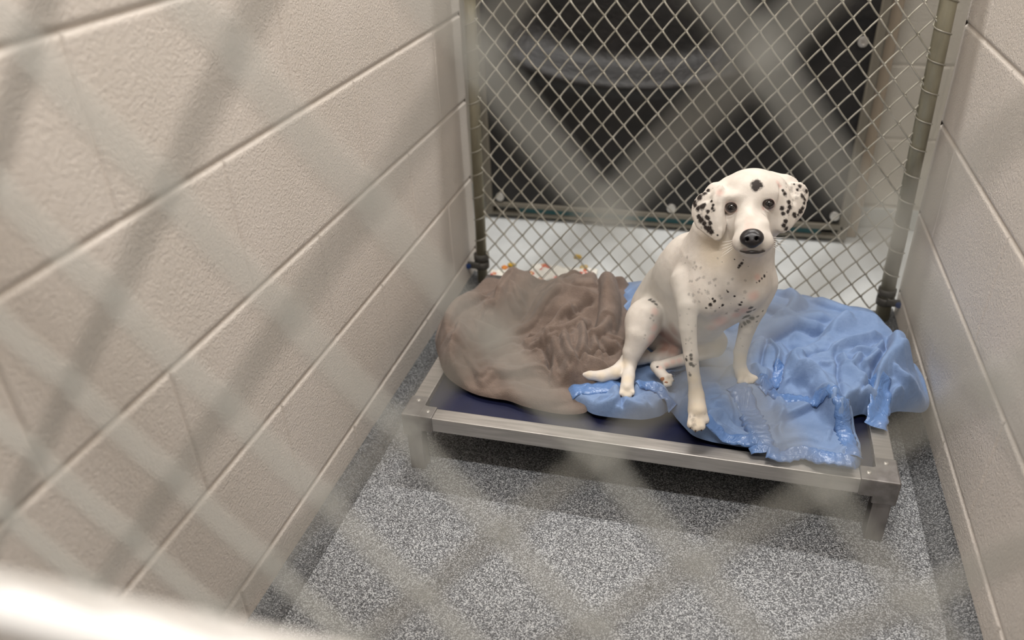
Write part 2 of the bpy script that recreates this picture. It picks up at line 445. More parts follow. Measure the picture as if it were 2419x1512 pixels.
# ------------------------------------------------------------------ soft-body modelling: a distance field turned into one skin
class Field:
    def __init__(s, lo, hi, h):
        s.lo = np.array(lo, float); s.h = h
        s.n = np.ceil((np.array(hi) - s.lo) / h).astype(int) + 1
        s.D = np.full(tuple(s.n), .06, np.float32)
    def _win(s, a, b):
        i0 = np.maximum(((a - s.lo) / s.h).astype(int) - 1, 0); i1 = np.minimum(((b - s.lo) / s.h).astype(int) + 2, s.n)
        sl = tuple(slice(int(i0[k]), int(i1[k])) for k in range(3))
        g = [s.lo[k] + s.h * np.arange(i0[k], i1[k]) for k in range(3)]
        return sl, g[0][:, None, None], g[1][None, :, None], g[2][None, None, :]
    def _put(s, sl, d, k, cut):
        A = s.D[sl]
        if cut: A, d = -A, d
        h = np.maximum(k - np.abs(A - d), 0) / k if k > 0 else 0 * d
        r = np.minimum(A, d) - h * h * k * .25
        s.D[sl] = -r if cut else r
    def cone(s, a, ra, b, rb, k=.012, cut=False):
        a = np.array(a); b = np.array(b); m = max(ra, rb) + k + .012
        sl, X, Y, Z = s._win(np.minimum(a, b) - m, np.maximum(a, b) + m)
        ab = b - a; L2 = max(float(ab @ ab), 1e-12)
        t = np.clip(((X - a[0]) * ab[0] + (Y - a[1]) * ab[1] + (Z - a[2]) * ab[2]) / L2, 0, 1)
        d = np.sqrt((X - a[0] - t * ab[0]) ** 2 + (Y - a[1] - t * ab[1]) ** 2 + (Z - a[2] - t * ab[2]) ** 2) - (ra + (rb - ra) * t)
        s._put(sl, d.astype(np.float32), k, cut)
    def ell(s, c, r, R, k=.012, cut=False):
        c = np.array(c); m = max(r) + k + .012
        sl, X, Y, Z = s._win(c - m, c + m)
        q = [(X - c[0]) * R[i][0] + (Y - c[1]) * R[i][1] + (Z - c[2]) * R[i][2] for i in range(3)]
        k0 = np.sqrt(sum((q[i] / r[i]) ** 2 for i in range(3))); k1 = np.sqrt(sum((q[i] / r[i] ** 2) ** 2 for i in range(3)))
        d = k0 * (k0 - 1) / np.maximum(k1, 1e-9)
        s._put(sl, d.astype(np.float32), k, cut)
    def skin(s):
        D = s.D; n = D.shape; ins = D < 0
        cnt = np.zeros((n[0] - 1, n[1] - 1, n[2] - 1), np.int8)
        for i in (0, 1):
            for j in (0, 1):
                for k in (0, 1): cnt += ins[i:n[0] - 1 + i, j:n[1] - 1 + j, k:n[2] - 1 + k]
        I = np.argwhere((cnt > 0) & (cnt < 8)); idx = np.full(cnt.shape, -1, np.int32); idx[tuple(I.T)] = np.arange(len(I))
        P = np.zeros((len(I), 3)); N = np.zeros(len(I))
        cs = [(a, b, c) for a in (0, 1) for b in (0, 1) for c in (0, 1)]
        for a in cs:
            for ax in range(3):
                if a[ax]: continue
                b = list(a); b[ax] = 1
                da = D[I[:, 0] + a[0], I[:, 1] + a[1], I[:, 2] + a[2]]; db = D[I[:, 0] + b[0], I[:, 1] + b[1], I[:, 2] + b[2]]
                m = (da < 0) != (db < 0); t = np.where(m, da / np.where(m, da - db, 1), 0)
                q = np.array(a, float)[None, :].repeat(len(I), 0); q[:, ax] += t
                P[m] += q[m]; N += m
        P = s.lo + s.h * (I + P / N[:, None])
        F = []
        for ax in range(3):
            b, c = (ax + 1) % 3, (ax + 2) % 3
            lo = [slice(1, n[k] - 1) for k in range(3)]; hi = list(lo)
            lo[ax] = slice(0, n[ax] - 1); hi[ax] = slice(1, n[ax])
            A = ins[tuple(lo)]; B = ins[tuple(hi)]
            E = np.argwhere(A != B); fl = A[tuple(E.T)]
            off = np.ones(3, int); off[ax] = 0; E = E + off
            def cell(db, dc):
                q = E.copy(); q[:, b] += db; q[:, c] += dc; return idx[tuple(q.T)]
            Q = np.stack([cell(-1, -1), cell(0, -1), cell(0, 0), cell(-1, 0)], 1)
            Q[~fl] = Q[~fl][:, ::-1]; F.append(Q)
        return P, np.concatenate(F)
def relax(P, F, it=2, lam=.5):
    E = np.concatenate([F[:, [0, 1]], F[:, [1, 2]], F[:, [2, 3]], F[:, [3, 0]]]); E = np.concatenate([E, E[:, ::-1]])
    n = len(P); deg = np.bincount(E[:, 0], minlength=n)[:, None]
    for _ in range(it):
        for l in (lam, -lam * .98):
            S = np.stack([np.bincount(E[:, 0], weights=P[E[:, 1], k], minlength=n) for k in range(3)], 1)
            P = P + l * (S / deg - P)
    return P
DOG = [
('e',(0.6622,1.6471,0.3537),(0.0847,0.0728,0.0683),((0.996,0.031,0.086),(-0.09,0.47,0.878),(-0.013,-0.882,0.471)),0.03,0),
('e',(0.6384,1.6367,0.3001),(0.0439,0.0454,0.0529),((0.995,0.053,0.084),(-0.099,0.499,0.861),(0.003,-0.865,0.502)),0.03,0),
('c',(0.6057,1.6932,0.366),0.0521,(0.6001,1.7047,0.329),0.0595,0.03,0),
('c',(0.6001,1.7047,0.329),0.0595,(0.5781,1.7497,0.2563),0.0661,0.03,0),
('c',(0.5781,1.7497,0.2563),0.0661,(0.5595,1.7864,0.1688),0.0660,0.03,0),
('c',(0.6232,1.6688,0.2615),0.0485,(0.592,1.729,0.1978),0.0482,0.03,0),
('c',(0.6758,1.6607,0.4651),0.0515,(0.668,1.6573,0.4345),0.0666,0.022,0),
('c',(0.668,1.6573,0.4345),0.0666,(0.6609,1.6537,0.3935),0.0764,0.022,0),
('e',(0.6329,1.5927,0.3584),(0.0303,0.0397,0.0317),((0.954,0.151,0.258),(-0.299,0.46,0.836),(0.008,-0.875,0.484)),0.02,0),
('e',(0.699,1.6068,0.3693),(0.0329,0.0358,0.0315),((0.992,-0.09,-0.084),(0.117,0.467,0.877),(-0.04,-0.88,0.473)),0.02,0),
('e',(0.6622,1.5925,0.4022),(0.024,0.0353,0.0212),((0.996,0.028,0.084),(-0.087,0.459,0.884),(-0.014,-0.888,0.459)),0.02,0),
('e',(0.6898,1.6511,0.5069),(0.0545,0.0482,0.0587),((0.99,0.02,0.137),(-0.134,0.381,0.915),(-0.034,-0.924,0.38)),0.012,0),
('e',(0.6879,1.6464,0.5235),(0.0415,0.0304,0.0429),((0.991,0.019,0.134),(-0.132,0.372,0.919),(-0.033,-0.928,0.371)),0.02,0),
('c',(0.6879,1.6157,0.5097),0.0232,(0.6929,1.5676,0.4931),0.0239,0.014,0),
('c',(0.6929,1.5676,0.4931),0.0239,(0.6944,1.546,0.4873),0.0230,0.014,0),
('e',(0.6825,1.5418,0.4803),(0.0178,0.0158,0.0198),((0.996,0.006,0.084),(-0.078,0.428,0.9),(-0.03,-0.904,0.427)),0.01,0),
('e',(0.7098,1.5495,0.4797),(0.0178,0.0158,0.0198),((0.996,-0.013,0.093),(-0.078,0.428,0.901),(-0.051,-0.904,0.425)),0.01,0),
('e',(0.6985,1.5472,0.4622),(0.0186,0.008,0.0199),((0.996,-0.002,0.092),(-0.081,0.439,0.895),(-0.042,-0.899,0.437)),0.008,0),
('e',(0.6645,1.6262,0.4833),(0.0244,0.0321,0.039),((0.985,-0.083,-0.152),(0.173,0.393,0.903),(-0.015,-0.916,0.401)),0.014,0),
('e',(0.724,1.6441,0.4838),(0.0209,0.0321,0.0376),((0.938,0.085,0.336),(-0.342,0.391,0.855),(-0.058,-0.917,0.396)),0.014,0),
('c',(0.6937,1.5936,0.4664),0.0301,(0.6815,1.6344,0.4306),0.0428,0.02,0),
('e',(0.6604,1.6074,0.5287),(0.019,0.0088,0.0135),((0.979,0.065,0.192),(-0.202,0.372,0.906),(-0.013,-0.926,0.378)),0.01,0),
('e',(0.7102,1.6233,0.5307),(0.019,0.0088,0.0135),((0.999,-0.049,0.012),(0.007,0.372,0.928),(-0.05,-0.927,0.372)),0.01,0),
('e',(0.6621,1.5571,0.5255),(0.017,0.0144,0.0223),((0.971,0.082,0.227),(-0.241,0.385,0.891),(-0.015,-0.919,0.393)),0.012,1),
('e',(0.7098,1.5721,0.5269),(0.017,0.0144,0.0223),((0.993,-0.088,-0.079),(0.107,0.381,0.918),(-0.051,-0.92,0.388)),0.012,1),
('e',(0.658,1.5723,0.5244),(0.0099,0.0083,0.0146),((1,-0.011,0.002),(0.002,0.39,0.921),(-0.011,-0.921,0.39)),0.004,1),
('e',(0.714,1.5902,0.5267),(0.0099,0.0083,0.0146),((0.984,0.016,0.178),(-0.17,0.386,0.906),(-0.054,-0.922,0.383)),0.004,1),
('c',(0.6477,1.6498,0.5284),0.0119,(0.6308,1.6333,0.5294),0.0076,0.012,0),
('e',(0.626,1.6212,0.5221),(0.0165,0.0207,0.0041),((0.735,-0.614,-0.287),(0.564,0.319,0.761),(-0.376,-0.722,0.581)),0.012,0),
('e',(0.6169,1.6019,0.5074),(0.0213,0.0261,0.0038),((0.919,-0.383,0.092),(0.072,0.393,0.917),(-0.387,-0.836,0.389)),0.012,0),
('e',(0.6241,1.5904,0.4936),(0.0185,0.0232,0.0034),((0.898,-0.183,0.4),(-0.31,0.381,0.871),(-0.311,-0.906,0.285)),0.012,0),
('e',(0.6345,1.585,0.4842),(0.0102,0.0184,0.0034),((0.925,-0.135,0.355),(-0.279,0.394,0.876),(-0.258,-0.909,0.327)),0.012,0),
('e',(0.6366,1.601,0.518),(0.0054,0.0286,0.0034),((0.902,0.368,-0.227),(0.074,0.386,0.92),(0.426,-0.846,0.321)),0.012,0),
('e',(0.6404,1.5873,0.4985),(0.0041,0.0272,0.0034),((0.927,0.375,-0.003),(-0.157,0.397,0.904),(0.34,-0.838,0.427)),0.012,0),
('c',(0.7193,1.6751,0.5349),0.0112,(0.736,1.6671,0.5376),0.0069,0.012,0),
('e',(0.7461,1.6616,0.5301),(0.0179,0.0179,0.0041),((0.714,0.593,0.372),(-0.634,0.324,0.702),(0.296,-0.737,0.608)),0.012,0),
('e',(0.758,1.6494,0.5168),(0.0213,0.0247,0.0038),((0.923,0.288,-0.256),(0.144,0.359,0.922),(0.357,-0.888,0.29)),0.012,0),
('e',(0.7577,1.6351,0.5021),(0.0164,0.0232,0.0034),((0.875,0.132,-0.466),(0.407,0.322,0.855),(0.263,-0.937,0.228)),0.012,0),
('e',(0.7505,1.6228,0.4899),(0.0102,0.0184,0.0034),((0.952,0.137,-0.274),(0.206,0.375,0.904),(0.227,-0.917,0.328)),0.012,0),
('e',(0.7359,1.6362,0.5236),(0.0048,0.0259,0.0034),((0.857,-0.379,0.35),(-0.202,0.379,0.903),(-0.475,-0.844,0.248)),0.012,0),
('e',(0.7411,1.6217,0.5022),(0.0048,0.0245,0.0034),((0.91,-0.351,0.219),(-0.069,0.394,0.916),(-0.408,-0.849,0.335)),0.012,0),
('e',(0.5308,1.7469,0.2257),(0.042,0.047,0.052),((0.975,-0.048,-0.219),(0.213,0.508,0.835),(0.071,-0.86,0.506)),0.02,0),
('e',(0.5226,1.6728,0.2377),(0.0354,0.045,0.037),((0.991,0.012,-0.132),(0.105,0.526,0.844),(0.079,-0.85,0.521)),0.014,0),
('c',(0.5338,1.6614,0.2627),0.0214,(0.5201,1.6461,0.2255),0.0263,0.01,0),
('c',(0.5201,1.6461,0.2255),0.0263,(0.5093,1.6294,0.1947),0.0184,0.0035,0),
('c',(0.5093,1.6294,0.1947),0.0184,(0.5061,1.6174,0.1733),0.0120,0.0035,0),
('c',(0.5061,1.6174,0.1733),0.0120,(0.5077,1.5914,0.1643),0.0123,0.008,0),
('c',(0.5077,1.5914,0.1643),0.0123,(0.5096,1.5616,0.1606),0.0125,0.0035,0),
('c',(0.5031,1.564,0.1617),0.0055,(0.5019,1.5453,0.1577),0.0051,0.003,0),
('c',(0.5068,1.565,0.1615),0.0055,(0.5083,1.5449,0.1542),0.0051,0.003,0),
('c',(0.5113,1.5662,0.1614),0.0055,(0.5158,1.5469,0.1539),0.0051,0.003,0),
('c',(0.5149,1.5672,0.1612),0.0055,(0.5212,1.5513,0.1582),0.0051,0.003,0),
('c',(0.5994,1.742,0.1956),0.0435,(0.6408,1.6873,0.2056),0.0274,0.014,0),
('c',(0.6408,1.6873,0.2056),0.0274,(0.6632,1.6607,0.2206),0.0165,0.014,0),
('c',(0.635,1.6836,0.2024),0.0274,(0.6592,1.6576,0.2079),0.0158,0.014,0),
('c',(0.6597,1.6534,0.205),0.0134,(0.608,1.6388,0.1867),0.0111,0.008,0),
('c',(0.608,1.6388,0.1867),0.0111,(0.5575,1.6175,0.1766),0.0095,0.0035,0),
('c',(0.5543,1.6184,0.1756),0.0095,(0.5652,1.6052,0.1727),0.0094,0.007,0),
('c',(0.5652,1.6052,0.1727),0.0094,(0.5759,1.5941,0.1695),0.0102,0.0035,0),
('c',(0.5759,1.5941,0.1695),0.0063,(0.5842,1.5899,0.1784),0.0047,0.003,0),
('c',(0.5759,1.5941,0.1695),0.0063,(0.5872,1.5866,0.1717),0.0047,0.003,0),
('c',(0.5759,1.5941,0.1695),0.0063,(0.585,1.5818,0.1652),0.0047,0.003,0),
('c',(0.5759,1.5941,0.1695),0.0063,(0.5784,1.5792,0.1641),0.0047,0.003,0),
('e',(0.5689,1.7334,0.1673),(0.0321,0.0439,0.0338),((0.993,0.097,0.066),(-0.108,0.53,0.841),(0.046,-0.843,0.537)),0.02,0),
('c',(0.5829,1.6707,0.1679),0.0163,(0.5589,1.6779,0.1519),0.0215,0.014,0),
('c',(0.6027,1.6197,0.3572),0.0339,(0.6048,1.5734,0.3371),0.0181,0.01,0),
('c',(0.6048,1.5734,0.3371),0.0181,(0.6093,1.5534,0.3073),0.0144,0.0035,0),
('c',(0.6093,1.5534,0.3073),0.0144,(0.6189,1.5324,0.266),0.0123,0.0035,0),
('c',(0.6189,1.5324,0.266),0.0123,(0.6285,1.5153,0.2306),0.0105,0.0035,0),
('c',(0.6285,1.5153,0.2306),0.0105,(0.635,1.5023,0.2052),0.0134,0.0035,0),
('c',(0.635,1.5023,0.2052),0.0134,(0.6389,1.4839,0.1897),0.0162,0.0035,0),
('c',(0.634,1.4811,0.1875),0.0086,(0.6311,1.4585,0.1764),0.0068,0.0035,0),
('c',(0.6381,1.4822,0.1873),0.0086,(0.6399,1.4582,0.1718),0.0071,0.0035,0),
('c',(0.6426,1.4834,0.1871),0.0086,(0.6486,1.4617,0.1732),0.0071,0.0035,0),
('c',(0.6461,1.4843,0.187),0.0086,(0.6545,1.4747,0.1776),0.0065,0.0035,0),
('c',(0.7224,1.6392,0.3575),0.0278,(0.7172,1.6247,0.3178),0.0191,0.01,0),
('c',(0.7172,1.6247,0.3178),0.0191,(0.7091,1.6241,0.2764),0.0142,0.0035,0),
('c',(0.7091,1.6241,0.2764),0.0142,(0.7032,1.6255,0.2235),0.0118,0.0035,0),
('c',(0.7032,1.6255,0.2235),0.0118,(0.7048,1.6226,0.195),0.0112,0.0035,0),
('c',(0.7048,1.6226,0.195),0.0112,(0.7116,1.6161,0.1817),0.0131,0.0035,0),
('c',(0.7131,1.6161,0.1809),0.0085,(0.708,1.5997,0.1766),0.0054,0.0035,0),
('c',(0.7131,1.6161,0.1809),0.0085,(0.7191,1.6023,0.1755),0.0054,0.0035,0),
('c',(0.7131,1.6161,0.1809),0.0085,(0.7285,1.606,0.1771),0.0054,0.0035,0),
('c',(0.7131,1.6161,0.1809),0.0085,(0.7339,1.6099,0.1808),0.0054,0.0035,0),
('c',(0.5263,1.6727,0.1588),0.0157,(0.4991,1.6404,0.1686),0.0130,0.006,0),
('c',(0.4991,1.6404,0.1686),0.0130,(0.4933,1.6191,0.1665),0.0133,0.0035,0),
('c',(0.4933,1.6191,0.1665),0.0133,(0.4813,1.5975,0.165),0.0128,0.0035,0),
('c',(0.4813,1.5975,0.165),0.0128,(0.4591,1.5864,0.1616),0.0111,0.0035,0),
('c',(0.4591,1.5864,0.1616),0.0111,(0.4372,1.583,0.1627),0.0084,0.0035,0),
('c',(0.4372,1.583,0.1627),0.0084,(0.4213,1.5817,0.1642),0.0044,0.0035,0),
('c',(0.6393,1.5993,0.5392),0.0017,(0.6396,1.5875,0.5203),0.0020,0.006,1),
('c',(0.6396,1.5875,0.5203),0.0020,(0.6477,1.5743,0.4901),0.0020,0.006,1),
('c',(0.7296,1.6272,0.5412),0.0017,(0.7326,1.6114,0.5206),0.0020,0.006,1),
('c',(0.7326,1.6114,0.5206),0.0020,(0.7336,1.6,0.4965),0.0020,0.006,1),
('c',(0.634,1.4621,0.1903),0.0014,(0.635,1.4479,0.1809),0.0014,0.004,1),
('c',(0.6422,1.4643,0.19),0.0014,(0.645,1.4467,0.1782),0.0014,0.004,1),
('c',(0.6494,1.469,0.1921),0.0014,(0.6532,1.4543,0.1826),0.0014,0.004,1),
('c',(0.5046,1.546,0.1672),0.0011,(0.506,1.5339,0.1552),0.0012,0.004,1),
('c',(0.5113,1.5478,0.1669),0.0011,(0.5137,1.5339,0.1535),0.0012,0.004,1),
('c',(0.5178,1.5504,0.168),0.0011,(0.5207,1.5387,0.1559),0.0012,0.004,1),
('c',(0.7172,1.6046,0.1858),0.0011,(0.7148,1.5907,0.1765),0.0012,0.004,1),
('c',(0.723,1.6069,0.1869),0.0011,(0.7257,1.5944,0.1774),0.0012,0.004,1),
('c',(0.6717,1.5429,0.4678),0.0011,(0.684,1.5233,0.4755),0.0010,0.002,1),
('c',(0.684,1.5233,0.4755),0.0010,(0.6955,1.5123,0.4855),0.0010,0.002,1),
('c',(0.6955,1.5123,0.4855),0.0010,(0.7104,1.5308,0.475),0.0010,0.002,1),
('c',(0.7104,1.5308,0.475),0.0010,(0.7241,1.5577,0.4668),0.0011,0.002,1),
]
DOG_BOX = ((0.4,1.39,0.125), (0.83,1.98,0.62))
